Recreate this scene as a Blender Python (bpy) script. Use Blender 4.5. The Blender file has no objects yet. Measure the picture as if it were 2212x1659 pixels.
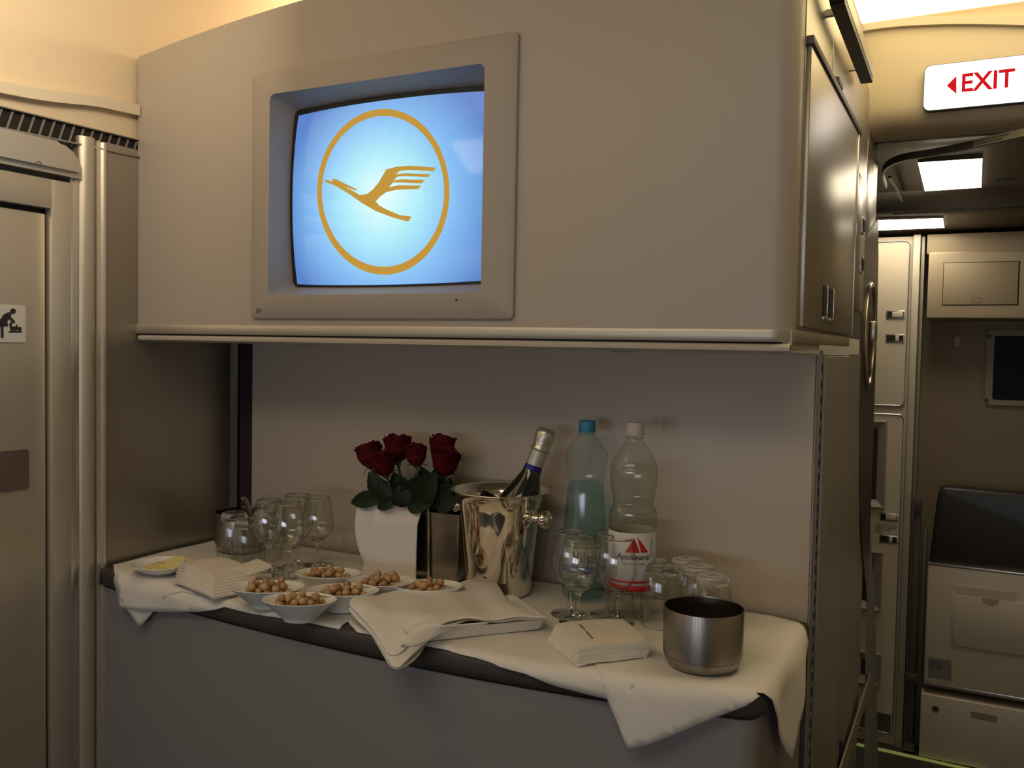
import bpy, bmesh, math, random
from mathutils import Vector, Matrix
from mathutils.geometry import delaunay_2d_cdt
random.seed(7)
PI = math.pi
sc = bpy.context.scene
C = sc.collection

# ------------------------------------------------------------------ camera
F_PX = 1940.0; CX, CY = 1106.0, 829.5
CAM = Vector((0, 0, 1.42))
yaw, pitch, roll = -0.4754846418809822, -0.040477868222620915, 0.018747144093544013
_f = Vector((math.sin(yaw)*math.cos(pitch), math.cos(yaw)*math.cos(pitch), math.sin(pitch)))
_r = Vector((math.cos(yaw), -math.sin(yaw), 0)); _u = _r.cross(_f)
_r2 = _r*math.cos(roll) + _u*math.sin(roll); _u2 = -_r*math.sin(roll) + _u*math.cos(roll)
cam = bpy.data.cameras.new('camera'); camo = bpy.data.objects.new('camera', cam); C.objects.link(camo)
camo.matrix_world = Matrix(((_r2.x, _u2.x, -_f.x, 0), (_r2.y, _u2.y, -_f.y, 0), (_r2.z, _u2.z, -_f.z, CAM.z), (0, 0, 0, 1)))
cam.sensor_fit = 'HORIZONTAL'; cam.sensor_width = 36; cam.lens = 36*F_PX/2212
cam.clip_start = .02
sc.camera = camo

# ------------------------------------------------------------------ view, world, lights
sc.view_settings.view_transform = 'Standard'; sc.view_settings.look = 'None'
sc.view_settings.gamma = 1; sc.view_settings.use_curve_mapping = False
sc.view_settings.exposure = 0.08
sc.cycles.max_bounces = 24; sc.cycles.transmission_bounces = 24
sc.cycles.transparent_max_bounces = 32; sc.cycles.glossy_bounces = 6; sc.cycles.diffuse_bounces = 4
sc.cycles.caustics_reflective = False
sc.cycles.sample_clamp_indirect = 3.0
w = bpy.data.worlds.new('world'); sc.world = w; w.use_nodes = True
w.node_tree.nodes['Background'].inputs[0].default_value = (.9, .85, .8, 1)
w.node_tree.nodes['Background'].inputs[1].default_value = .02

def area(name, loc, target, sx, sy, power, col):
    l = bpy.data.lights.new(name, 'AREA'); l.shape = 'RECTANGLE'; l.size = sx; l.size_y = sy
    l.energy = power; l.color = col
    o = bpy.data.objects.new(name, l); C.objects.link(o); o.location = loc
    o.rotation_euler = (Vector(target)-Vector(loc)).to_track_quat('-Z', 'Y').to_euler()
    return o
WARM = (1, .76, .46); COOL = (.62, .72, 1)
area('aisle_ceiling_wash', (-.72, .12, 2.12), (-.8, .75, 1.0), 1.3, .3, 3.9, (1, .84, .62))
area('cove_glow_above_cabinet', (-1.22, 1.60, 2.085), (-1.32, 1.42, 2.4), .5, .08, 1.3, WARM)
area('left_fill_light', (-1.00, .72, 2.04), (-2.00, .50, 2.06), .7, .2, 3.9, (1, .83, .60))  # unseen fill lamp, added to brighten the left wall, door and ceiling
for wx in (-1.03, -.51, .01):
    area('cabin_window_daylight', (wx, -2.16, 1.28), (wx*.5-.4, 1.2, 1.1), .17, .28, 1.5, (.80, .86, 1))

# ------------------------------------------------------------------ pixel rays onto real planes
def ray(px, py):
    return _r2*((px-CX)/F_PX) - _u2*((py-CY)/F_PX) + _f
def tz(px, py, z):
    d = ray(px, py); return CAM + d*((z-CAM.z)/d.z)
def ty(px, py, y):
    d = ray(px, py); return CAM + d*(y/d.y)
def tx(px, py, x):
    d = ray(px, py); return CAM + d*(x/d.x)

# ------------------------------------------------------------------ materials
MATS = {}
def mat(name, col, rough=.5, metal=0, bump=0, bscale=200, stretch=None, vary=0, vscale=8, spec=None, emit=None, estr=0, trans=0, ior=None, coat=0, sheen=0, alpha=None):
    if name in MATS: return MATS[name]
    m = bpy.data.materials.new(name); m.use_nodes = True; nt = m.node_tree; b = nt.nodes['Principled BSDF']
    b.inputs['Base Color'].default_value = (*col, 1); b.inputs['Roughness'].default_value = rough
    b.inputs['Metallic'].default_value = metal
    if spec is not None: b.inputs['Specular IOR Level'].default_value = spec
    if trans: b.inputs['Transmission Weight'].default_value = trans
    if ior: b.inputs['IOR'].default_value = ior
    if coat: b.inputs['Coat Weight'].default_value = coat
    if sheen: b.inputs['Sheen Weight'].default_value = sheen
    if emit: b.inputs['Emission Color'].default_value = (*emit, 1); b.inputs['Emission Strength'].default_value = estr
    if bump or vary:
        tc = nt.nodes.new('ShaderNodeTexCoord'); mp = nt.nodes.new('ShaderNodeMapping')
        nt.links.new(tc.outputs['Object'], mp.inputs[0])
        if stretch: mp.inputs['Scale'].default_value = stretch
        if bump:
            n = nt.nodes.new('ShaderNodeTexNoise'); n.inputs['Scale'].default_value = bscale; n.inputs['Detail'].default_value = 3
            nt.links.new(mp.outputs[0], n.inputs['Vector'])
            bp = nt.nodes.new('ShaderNodeBump'); bp.inputs['Strength'].default_value = bump; bp.inputs['Distance'].default_value = .0006
            nt.links.new(n.outputs['Fac'], bp.inputs['Height']); nt.links.new(bp.outputs[0], b.inputs['Normal'])
        if vary:
            n2 = nt.nodes.new('ShaderNodeTexNoise'); n2.inputs['Scale'].default_value = vscale; n2.inputs['Detail'].default_value = 4
            nt.links.new(mp.outputs[0], n2.inputs['Vector'])
            mx = nt.nodes.new('ShaderNodeMix'); mx.data_type = 'RGBA'
            mx.inputs['A'].default_value = (*[c*(1-vary) for c in col], 1); mx.inputs['B'].default_value = (*[min(1, c*(1+vary)) for c in col], 1)
            nt.links.new(n2.outputs['Fac'], mx.inputs['Factor']); nt.links.new(mx.outputs['Result'], b.inputs['Base Color'])
    MATS[name] = m
    return m
def emis(name, col, s):
    if name in MATS: return MATS[name]
    m = bpy.data.materials.new(name); m.use_nodes = True; nt = m.node_tree; nt.nodes.clear()
    e = nt.nodes.new('ShaderNodeEmission'); e.inputs[0].default_value = (*col, 1); e.inputs[1].default_value = s
    o = nt.nodes.new('ShaderNodeOutputMaterial'); nt.links.new(e.outputs[0], o.inputs[0]); MATS[name] = m
    return m
def thin(name, tint, gloss=.5, rough=.03, edge=1.0, base=.035):
    m = bpy.data.materials.new(name); m.use_nodes = True; nt = m.node_tree; nt.nodes.clear()
    t = nt.nodes.new('ShaderNodeBsdfTransparent'); t.inputs[0].default_value = (*tint, 1)
    g = nt.nodes.new('ShaderNodeBsdfGlossy'); g.inputs['Roughness'].default_value = rough
    lw = nt.nodes.new('ShaderNodeLayerWeight'); lw.inputs['Blend'].default_value = .5
    pw = nt.nodes.new('ShaderNodeMath'); pw.operation = 'POWER'; pw.inputs[1].default_value = 4.5; nt.links.new(lw.outputs['Facing'], pw.inputs[0])
    mu = nt.nodes.new('ShaderNodeMath'); mu.operation = 'MULTIPLY_ADD'; mu.inputs[1].default_value = gloss; mu.inputs[2].default_value = base; mu.use_clamp = True
    mx = nt.nodes.new('ShaderNodeMixShader'); o = nt.nodes.new('ShaderNodeOutputMaterial')
    nt.links.new(pw.outputs[0], mu.inputs[0])
    cm = nt.nodes.new('ShaderNodeMix'); cm.data_type = 'RGBA'; cm.inputs['A'].default_value = (*tint, 1); cm.inputs['B'].default_value = (*[c*edge for c in tint], 1)
    p2 = nt.nodes.new('ShaderNodeMath'); p2.operation = 'POWER'; p2.inputs[1].default_value = 7.0; nt.links.new(lw.outputs['Facing'], p2.inputs[0])
    nt.links.new(p2.outputs[0], cm.inputs['Factor']); nt.links.new(cm.outputs['Result'], t.inputs[0]); nt.links.new(mu.outputs[0], mx.inputs[0])
    nt.links.new(t.outputs[0], mx.inputs[1]); nt.links.new(g.outputs[0], mx.inputs[2]); nt.links.new(mx.outputs[0], o.inputs[0])
    return m
M_paint = mat('warm_grey_laminate', (.465, .405, .34), .42, bump=.25, bscale=500)
M_splash = mat('backsplash_laminate', (.57, .495, .40), .38, bump=.2, bscale=500)
M_grey = mat('grey_laminate', (.27, .255, .25), .45, bump=.3, bscale=600)
M_dark = mat('dark_worktop', (.055, .047, .043), .45, bump=.3, bscale=300)
M_gap = mat('gap_black', (.008, .007, .007), .8)
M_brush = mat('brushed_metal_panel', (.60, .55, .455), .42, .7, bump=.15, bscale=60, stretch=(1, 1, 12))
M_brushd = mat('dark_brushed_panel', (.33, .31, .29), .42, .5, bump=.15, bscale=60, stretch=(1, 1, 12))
M_alu = mat('aluminium_trim', (.72, .68, .62), .28, .9)
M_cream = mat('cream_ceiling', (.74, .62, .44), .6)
M_cloth = mat('white_linen', (.80, .76, .69), .85, bump=.5, bscale=900, sheen=.2)
M_paper = mat('paper_napkin', (.80, .74, .64), .9, bump=.7, bscale=500)
M_porc = mat('white_porcelain', (.84, .84, .80), .12, coat=.3)
M_glass = mat('clear_glass', (.97, .985, .975), .0, trans=1, ior=1.48)
M_thin = None
M_chrome = mat('polished_silver', (.80, .74, .64), .06, 1, vary=.04, vscale=14)
M_steel = mat('brushed_steel', (.36, .335, .31), .30, 1)
_n = M_steel.node_tree; _t = _n.nodes.new('ShaderNodeTangent'); _t.direction_type = 'RADIAL'; _t.axis = 'Z'
_n.links.new(_t.outputs[0], _n.nodes['Principled BSDF'].inputs['Tangent']); _n.nodes['Principled BSDF'].inputs['Anisotropic'].default_value = .85
_n.nodes['Principled BSDF'].inputs['Anisotropic Rotation'].default_value = .25
M_vase = mat('satin_silver', (.40, .37, .33), .20, 1)
M_steeli = mat('steel_inside', (.18, .15, .12), .35, 1)
M_black = mat('black_plastic', (.015, .014, .014), .4)
M_brown = mat('brown_plastic', (.085, .065, .058), .5)
M_floor = mat('dark_floor', (.05, .045, .04), .7, vary=.2, vscale=40)

# ------------------------------------------------------------------ builders
def link(name, me, m, parent=None, smooth=None):
    o = bpy.data.objects.new(name, me); C.objects.link(o)
    if m is not None:
        for q in (m if isinstance(m, (list, tuple)) else [m]): me.materials.append(q)
    if parent is not None: o.parent = parent
    if smooth is not None:
        me.shade_smooth() if smooth >= 180 else smooth_angle(me, smooth)
    return o
def smooth_angle(me, deg):
    bm = bmesh.new(); bm.from_mesh(me)
    for f in bm.faces: f.smooth = True
    for e in bm.edges:
        e.smooth = not (len(e.link_faces) == 2 and e.calc_face_angle(0) > math.radians(deg))
    bm.to_mesh(me); bm.free()
def done(bm, name, m, parent=None, smooth=40, doubles=True):
    if doubles: bmesh.ops.remove_doubles(bm, verts=bm.verts, dist=1e-6)
    bmesh.ops.recalc_face_normals(bm, faces=bm.faces)
    me = bpy.data.meshes.new(name); bm.to_mesh(me); bm.free()
    return link(name, me, m, parent, smooth)
def tag(o, label=None, cat=None, group=None, kind=None):
    if label: o['label'] = label
    if cat: o['category'] = cat
    if group: o['group'] = group
    if kind: o['kind'] = kind
    return o
def empty(name, loc=(0, 0, 0), label=None, cat=None, group=None, kind=None):
    o = bpy.data.objects.new(name, None); C.objects.link(o); o.location = loc; o.empty_display_size = .05
    return tag(o, label, cat, group, kind)
def copy_tree(o, parent=None):
    c = o.copy(); C.objects.link(c); c.parent = parent
    for ch in list(o.children): copy_tree(ch, c)
    return c
def bbox(bm, x0, x1, y0, y1, z0, z1, bev=0, seg=2):
    g = bmesh.ops.create_cube(bm, size=1)
    for v in g['verts']:
        v.co = Vector(((x0+x1)/2+v.co.x*(x1-x0), (y0+y1)/2+v.co.y*(y1-y0), (z0+z1)/2+v.co.z*(z1-z0)))
    if bev:
        es = {e for v in g['verts'] for e in v.link_edges}
        bmesh.ops.bevel(bm, geom=list(es), offset=bev, segments=seg, affect='EDGES', profile=.5)
def box(name, x0, x1, y0, y1, z0, z1, m, parent=None, bev=0, seg=2):
    bm = bmesh.new(); bbox(bm, x0, x1, y0, y1, z0, z1, bev, seg); return done(bm, name, m, parent)
def prism(bm, pts, off):
    """solid from a planar 3D outline pushed along the vector off"""
    off = Vector(off); a = [bm.verts.new(Vector(p)) for p in pts]; b = [bm.verts.new(Vector(p)+off) for p in pts]
    bm.faces.new(a); bm.faces.new(list(reversed(b))); n = len(a)
    for i in range(n): bm.faces.new((a[i], b[i], b[(i+1) % n], a[(i+1) % n]))
    return a, b
def slab(name, pts, off, m, parent=None, bev=0, seg=2, smooth=40):
    bm = bmesh.new(); prism(bm, pts, off)
    if bev: bmesh.ops.bevel(bm, geom=list(bm.edges), offset=bev, segments=seg, affect='EDGES', profile=.5)
    return done(bm, name, m, parent, smooth)
def lathe_bm(bm, prof, n=48, center=(0, 0, 0), cap=False, sx=1, sy=1, ripple=None):
    rings = []
    for (r, z) in prof:
        if r < 1e-6: rings.append([bm.verts.new((center[0], center[1], center[2]+z))])
        else:
            ring = []
            for i in range(n):
                a = 2*PI*i/n; rr = r*(ripple(a, z) if ripple else 1)
                ring.append(bm.verts.new((center[0]+rr*sx*math.cos(a), center[1]+rr*sy*math.sin(a), center[2]+z)))
            rings.append(ring)
    for A, B in zip(rings, rings[1:]):
        if len(A) == 1 and len(B) == 1: continue
        for i in range(n):
            j = (i+1) % n
            if len(A) == 1: bm.faces.new((A[0], B[j], B[i]))
            elif len(B) == 1: bm.faces.new((A[i], A[j], B[0]))
            else: bm.faces.new((A[i], A[j], B[j], B[i]))
def lathe(name, prof, m, parent=None, n=48, smooth=50, **k):
    bm = bmesh.new(); lathe_bm(bm, prof, n, **k); return done(bm, name, m, parent, smooth)
def spline(pts, k=6):
    """Catmull-Rom through 2D or 3D points"""
    P = [Vector(p) for p in pts]; out = []
    for i in range(len(P)-1):
        p0 = P[max(i-1, 0)]; p1 = P[i]; p2 = P[i+1]; p3 = P[min(i+2, len(P)-1)]
        for s in range(k):
            t = s/k
            out.append(.5*((2*p1)+(-p0+p2)*t+(2*p0-5*p1+4*p2-p3)*t*t+(-p0+3*p1-3*p2+p3)*t**3))
    out.append(P[-1]); return out
def tube_bm(bm, pts, r, n=10, cap=True, flat=1):
    pts = [Vector(p) for p in pts]; rings = []; up = None
    for i, p in enumerate(pts):
        d = (pts[min(i+1, len(pts)-1)]-pts[max(i-1, 0)]).normalized()
        if up is None: up = Vector((0, 0, 1)) if abs(d.z) < .9 else Vector((1, 0, 0))
        s = d.cross(up).normalized(); up = s.cross(d).normalized()
        rr = r(i/(len(pts)-1)) if callable(r) else r
        rings.append([bm.verts.new(p+s*rr*math.cos(2*PI*k/n)+up*rr*flat*math.sin(2*PI*k/n)) for k in range(n)])
    for A, B in zip(rings, rings[1:]):
        for i in range(n): bm.faces.new((A[i], A[(i+1) % n], B[(i+1) % n], B[i]))
    if cap: bm.faces.new(list(reversed(rings[0]))); bm.faces.new(rings[-1])
def tube(name, pts, r, m, parent=None, n=10, **k):
    bm = bmesh.new(); tube_bm(bm, pts, r, n, **k); return done(bm, name, m, parent, 60)
def strip(name, pts, wdir, odir, m, parent=None):
    """bar swept along pts with rectangular section wdir x odir"""
    bm = bmesh.new(); w_, o_ = Vector(wdir), Vector(odir); R = []
    for p in pts:
        p = Vector(p); R.append([bm.verts.new(q) for q in (p, p+w_, p+w_+o_, p+o_)])
    for A, B in zip(R, R[1:]):
        for i in range(4): bm.faces.new((A[i], A[(i+1) % 4], B[(i+1) % 4], B[i]))
    bm.faces.new(R[0]); bm.faces.new(list(reversed(R[-1])))
    return done(bm, name, m, parent, 35)
def rrect(w_, h_, r, n=5):
    out = []
    for (cx, cy, a0) in ((w_/2-r, h_/2-r, 0), (-w_/2+r, h_/2-r, 90), (-w_/2+r, -h_/2+r, 180), (w_/2-r, -h_/2+r, 270)):
        for i in range(n+1):
            a = math.radians(a0+90*i/n); out.append((cx+r*math.cos(a), cy+r*math.sin(a)))
    return out
def text_mesh(name, s, size, m, M4, parent=None, extrude=.0004, bold=0, shear=0, align='CENTER', spacing=1, warp=None, sx=1):
    cu = bpy.data.curves.new(name, 'FONT'); cu.body = s; cu.size = size; cu.extrude = extrude; cu.offset = bold
    cu.shear = shear; cu.align_x = align; cu.align_y = 'CENTER'; cu.space_character = spacing; cu.resolution_u = 4
    o = bpy.data.objects.new('tmp', cu); C.objects.link(o)
    dg = bpy.context.evaluated_depsgraph_get(); me = bpy.data.meshes.new_from_object(o.evaluated_get(dg))
    bpy.data.objects.remove(o); bpy.data.curves.remove(cu); me.name = name
    for v in me.vertices: v.co.x *= sx
    if warp:
        for v in me.vertices: v.co = warp(v.co)
    else: me.transform(M4)
    me.materials.clear()
    return link(name, me, m, parent)
def frame(origin, xd, yd):
    xd = Vector(xd).normalized(); yd = Vector(yd); z = xd.cross(yd).normalized(); yd = z.cross(xd)
    return Matrix(((xd.x, yd.x, z.x, origin[0]), (xd.y, yd.y, z.y, origin[1]), (xd.z, yd.z, z.z, origin[2]), (0, 0, 0, 1)))
def inpoly(x, y, P):
    c = False; j = len(P)-1
    for i in range(len(P)):
        if (P[i][1] > y) != (P[j][1] > y) and x < (P[j][0]-P[i][0])*(y-P[i][1])/(P[j][1]-P[i][1])+P[i][0]: c = not c
        j = i
    return c
def sheet(name, outline, fmap, m, parent=None, step=.012, thick=.0015, round_=True):
    """a flat pattern (outline in u,v) filled with a fine mesh and laid in space by fmap"""
    P = [Vector((p[0], p[1])) for p in outline]; Q = []
    for i in range(len(P)):
        a, b = P[i], P[(i+1) % len(P)]; n = max(1, int((b-a).length/step))
        for k in range(n): Q.append(a.lerp(b, k/n))
    nb = len(Q); xs = [p.x for p in Q]; ys = [p.y for p in Q]
    x = min(xs)
    while x < max(xs):
        y = min(ys)
        while y < max(ys):
            if inpoly(x, y, Q) and min((Vector((x, y))-q).length for q in Q[:nb]) > step*.55: Q.append(Vector((x, y)))
            y += step
        x += step
    vs, es, fs, *_ = delaunay_2d_cdt(Q, [(i, (i+1) % nb) for i in range(nb)], [], 1, 1e-7)
    bm = bmesh.new(); V = [bm.verts.new(fmap(v.x, v.y)) for v in vs]
    for f in fs:
        try: bm.faces.new([V[i] for i in f])
        except ValueError: pass
    bmesh.ops.recalc_face_normals(bm, faces=bm.faces)
    if sum(f.normal.z for f in bm.faces) < 0: bmesh.ops.reverse_faces(bm, faces=bm.faces)
    me = bpy.data.meshes.new(name); bm.to_mesh(me); bm.free()
    o = link(name, me, m, parent, 180)
    if thick:
        s = o.modifiers.new('solid', 'SOLIDIFY'); s.thickness = thick; s.offset = 1
    return o

# ================================================================== THE ROOM
XL, XR = -1.56, -.235            # left wall plane, right side of the monument
YF, YB = 1.315, 1.583            # upper cabinet front, backsplash
YFAR = 3.75
def struct(o, label=None): tag(o, label, None, None, 'structure'); return o
struct(box('floor', -2.2, 1.7, -2.2, 4.0, -.05, 0, M_floor))
# crowned ceiling
def ceil_z(x): return 2.240-.06*(x+.85)**2
cpts = [(-1.572, 1.80), (-1.572, 1.93), (-1.572, 2.04), (-1.566, 2.085), (-1.553, 2.125), (-1.53, 2.16), (-1.50, 2.185), (-1.46, 2.205), (-1.42, 2.217)]
cpts += [(-1.38+2.40*i/26, ceil_z(-1.38+2.40*i/26)) for i in range(27)]
bm = bmesh.new(); rows = [[bm.verts.new((x, y, z)) for x, z in cpts] for y in (-2.2, 0, 1.1, 2.3)]
for A, B in zip(rows, rows[1:]):
    for i in range(len(A)-1): bm.faces.new((A[i], B[i], B[i+1], A[i+1]))
o = done(bm, 'ceiling', M_cream, None, 180)
struct(o)
# wall behind the viewer with a row of cabin windows, wall on the right of the aisle
wb = struct(box('wall_rear', -2.2, 1.7, -2.24, -2.2, 0, 2.2, M_paint))
wr = struct(box('wall_right', 1.0, 1.04, -2.2, 4.0, 0, 2.2, M_cream))
M_win = emis('daylight_window', (.80, .88, 1), 8)
for k in range(6):
    xw = -1.55+.52*k
    e = empty('window_%d' % (k+1), (xw, -2.195, 1.28), kind='structure')
    bm = bmesh.new(); prism(bm, [(p[0], 0, p[1]) for p in rrect(.19, .30, .07)], (0, .006, 0)); done(bm, 'pane', M_win, e)
    bm = bmesh.new(); O = rrect(.27, .38, .10); I = rrect(.19, .30, .07)
    a = [bm.verts.new((p[0], 0, p[1])) for p in O]; b = [bm.verts.new((p[0], .015, p[1])) for p in I]
    for i in range(len(a)): bm.faces.new((a[i], a[(i+1) % len(a)], b[(i+1) % len(a)], b[i]))
    done(bm, 'window_frame', M_cream, e)

# ---- left wall (lavatory wall), running away from the viewer
def L(px, py, x=XL): return tx(px, py, x)
def Ly(px): return tx(px, 700, XL).y
struct(box('wall_left', XL-.05, XL, 1.236, 1.578, 0, 1.815, mat('side_metal_panel', (.42, .385, .33), .38, .85, bump=.15, bscale=60, stretch=(1, 1, 12))))
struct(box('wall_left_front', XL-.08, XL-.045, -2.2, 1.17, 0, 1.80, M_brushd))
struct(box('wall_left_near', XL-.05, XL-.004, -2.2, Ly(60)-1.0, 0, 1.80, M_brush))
# aluminium column and rounded pillar between door and side panel
t = empty('trim_1', (XL, Ly(212), 0), kind='structure')
bm = bmesh.new()
y0, y1 = Ly(203)-t.location.y, Ly(222)-t.location.y
for a, b, d in ((y0, y0+.006, .010), (y0+.006, y1-.005, .005), (y1-.005, y1, .009)): bbox(bm, -.02, d, a, b, 0, 1.812)
done(bm, 'aluminium_profile', mat('bright_aluminium', (.90, .85, .78), .34, .85), t)
box('edge_profile', -.02, .004, y1, Ly(229)-t.location.y, 0, 1.812, M_brushd, t)
t = empty('trim_2', (XL, Ly(185), 0), kind='structure')
prof = [(0, Ly(168)), (.004, Ly(170)), (.010, Ly(178)), (.012, Ly(188)), (.010, Ly(197)), (.004, Ly(202)), (0, Ly(203))]
bm = bmesh.new(); prism(bm, [(p[0], p[1]-t.location.y, 0) for p in prof]+[(-.03, Ly(203)-t.location.y, 0), (-.03, Ly(168)-t.location.y, 0)], (0, 0, 1.815)); done(bm, 'rounded_pillar', M_brush, t)
# lavatory door
d1 = empty('door_1', (XL, Ly(60), 0), kind='structure')
def dl(p): return p-d1.location
ytop = 1.664
box('door_leaf', -.03, -.004, -1.0+.0, Ly(101)-d1.location.y, 0, 1.655, M_brush, d1, .002)
bm = bmesh.new(); yy0, yy1 = Ly(107)-d1.location.y, Ly(150)-d1.location.y
bbox(bm, -.03, .006, yy0, yy1, 0, 1.72, .0015); bbox(bm, -.03, .006, -1.0, yy0+.002, 1.665, 1.72, .0015); done(bm, 'door_frame', M_brush, d1)
box('frame_strip', -.03, .003, yy1, Ly(168)-d1.location.y, 0, 1.735, M_alu, d1, .001)
bm = bmesh.new(); bbox(bm, -.04, -.012, Ly(101)-d1.location.y, yy0, 0, 1.665); bbox(bm, -.04, -.012, -1, yy0, 1.655, 1.665); done(bm, 'door_gap', M_gap, d1)
# header cover with rounded far corner
ya = dl(L(168, 388)).y
O = [(-1.0, 1.730), (ya, 1.730), (ya, 1.748), (ya-.006, 1.764), (ya-.018, 1.778), (ya-.035, 1.787), (ya-.06, 1.790), (-1.0, 1.790)]
O = [Vector((0, p[0], p[1])) for p in O]
bm = bmesh.new(); prism(bm, O, (.022, 0, 0)); bmesh.ops.bevel(bm, geom=[e for e in bm.edges if abs(e.verts[0].co.x-.022) < 1e-4 and abs(e.verts[1].co.x-.022) < 1e-4], offset=.010, segments=4, affect='EDGES')
hc = done(bm, 'header_cover', M_brush, d1)
bm = bmesh.new(); lathe_bm(bm, [(.0055, 0), (.0055, .0007), (.0047, .0007), (.0047, 0)], 20); p = dl(L(67, 357)); bmesh.ops.transform(bm, matrix=Matrix.Translation((.0225, p.y, p.z)) @ Matrix.Rotation(PI/2, 4, 'Y'), verts=bm.verts)
done(bm, 'button', M_brown, hc)
# changing-table sticker with pictogram
M_ink = mat('pictogram_ink', (.02, .018, .016), .5)
st0 = dl(L(57, 740)); st1 = dl(L(57, 660)); sh = st1.z-st0.z; yl = st0.y
s_ = slab('sticker', [(-.003, yl-sh*.95, st0.z), (-.003, yl, st0.z), (-.003, yl, st1.z), (-.003, yl-sh*.95, st1.z)], (.001, 0, 0), mat('pale_sticker', (.62, .60, .56), .4), d1)
def pic(px, py): q = dl(L(px, py, XL)); return (-.0018, q.y, q.z)
bm = bmesh.new()
# zoomed crop coordinates: scale 2.37, origin (0,600)
def zc(X, Y): return pic(X/2.37, 600+Y/2.37)
for poly in ([(10, 208), (18, 190), (40, 178), (56, 176), (60, 186), (58, 200), (78, 222), (78, 232), (66, 230), (48, 210), (40, 222), (42, 248), (-20, 250), (-5, 218)],
             [(6, 248), (20, 248), (20, 305), (14, 309), (7, 305)], [(-18, 248), (-4, 248), (-4, 305), (-18, 305)],
             [(50, 236), (60, 226), (66, 232), (60, 240), (66, 250), (84, 250), (86, 240), (92, 240), (92, 262), (86, 270), (60, 270), (54, 262)],
             [(48, 272), (113, 272), (113, 280), (48, 280)]):
    prism(bm, [zc(*p) for p in poly], (.0008, 0, 0))
for (X, Y, r) in ((69, 171, 14), (103, 261, 10)):
    prism(bm, [zc(X+r*math.cos(a*PI/8), Y+r*math.sin(a*PI/8)) for a in range(16)], (.0008, 0, 0))
done(bm, 'pictogram', M_ink, s_, None)
p0, p1 = dl(L(64, 1055)), dl(L(64, 970))
bm = bmesh.new(); prism(bm, [(-.004, yl2, z) for (yl2, z) in [(p0.y-.16+x, p0.z+(p1.z-p0.z)*.5+y) for (x, y) in [(.08+a, b) for a, b in rrect(.16, p1.z-p0.z, .006)]]], (.0025, 0, 0)); done(bm, 'push_plate', mat('bronze_plate', (.17, .13, .115), .4, .4), d1)
# ceiling cornice on the left wall
pts = spline([(XL-.012, y, z) for y, z in ((-.6, 1.80), (.6, 1.848), (1.017, 1.857), (1.206, 1.880), (1.26, 1.884), (1.312, 1.887))], 6)
strip('trim_3', pts, (0, 0, .021), (.02, 0, -.002), mat('cornice_paint', (.70, .62, .48), .45), None)['kind'] = 'structure'
# black vent grille above the panels
vg = empty('vent_grille', (XL, 1.15, 1.80), 'long black air vent with slanted grey fins above the lavatory door', 'air vent')
vb = [(0, -1.0, -.022), (0, .36, .011), (0, .36, .037), (0, -.133, .031), (0, -1.0, .0155)]
slab('backing', [(-.008, y, z) for _, y, z in vb], (.002, 0, 0), M_gap, vg)
strip('lower_rim', [(-.01, -1, -.030), (-.01, -.133, -.0075), (-.01, .36, .0045)], (0, 0, .003), (.016, 0, 0), M_brushd, vg)
strip('upper_rim', [(-.01, -1, .0155), (-.01, -.133, .031), (-.01, .36, .037)], (0, 0, .002), (.014, 0, 0), M_brushd, vg)
for k in range(46):
    y = -.62+.0208*k
    bm = bmesh.new(); prism(bm, [(0, y, .0), (0, y+.0035, .0), (0, y+.0145, .032), (0, y+.011, .032)], (.003, 0, 0))
    bmesh.ops.translate(bm, verts=bm.verts, vec=(-.004, 0, -.003+.012*(y+.133))); done(bm, 'fin', mat('vent_fin', (.20, .19, .17), .5), vg)

# ================================================================== THE MONUMENT
# backsplash and what stands behind it
struct(box('wall_back', -1.497, XR-.0035, YB, YB+.028, .955, 1.4185, M_splash, None, .002))
struct(box('wall_behind', -1.60, -1.0, YB+.06, YB+.09, 0, 1.44, M_gap))
cur = slab('curtain', [(-1.55, 1.60, .9), (-1.50, 1.61, .9), (-1.50, 1.61, 1.43), (-1.55, 1.60, 1.43)], (0, .01, 0), mat('dark_curtain', (.03, .015, .02), .9), None)
tag(cur, 'narrow strip of dark curtain in the gap left of the backsplash', 'curtain')
# lower body of the monument, side facing the aisle
sb = empty('storage_unit', (XR, 2.0, 0), 'tall grey metal side unit of the galley below the overhead cabinet', 'storage unit')
def sbp(px, py): q = tx(px, py, XR); return Vector((0, q.y-2.0, q.z))
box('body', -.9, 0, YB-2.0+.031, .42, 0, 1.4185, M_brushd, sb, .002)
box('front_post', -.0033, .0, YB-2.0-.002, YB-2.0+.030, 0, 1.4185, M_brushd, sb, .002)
hy = sbp(1766, 1000).y
hs = box('hinge', -.001, .002, hy-.010, hy+.012, .0, 1.425, M_brushd, sb)
for k in range(52): box('hinge_slot', .0015, .0026, hy-.004, hy+.007, .02+k*.0268, .034+k*.0268, M_gap, hs)
def side_panel(name, y0, y1, z0, z1, m, parent, th=.006, bev=.002): return box(name, 0, th, y0, y1, z0, z1, m, parent, bev)
ds = side_panel('door', hy+.018, sbp(1822, 1000).y, .06, 1.415, M_brushd, sb)
side_panel('latch', .03, .05, .50, .58, M_gap, ds, .008)
side_panel('rear_strip', sbp(1824, 1000).y, .27, .02, 1.42, M_brushd, sb, .003)
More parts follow.
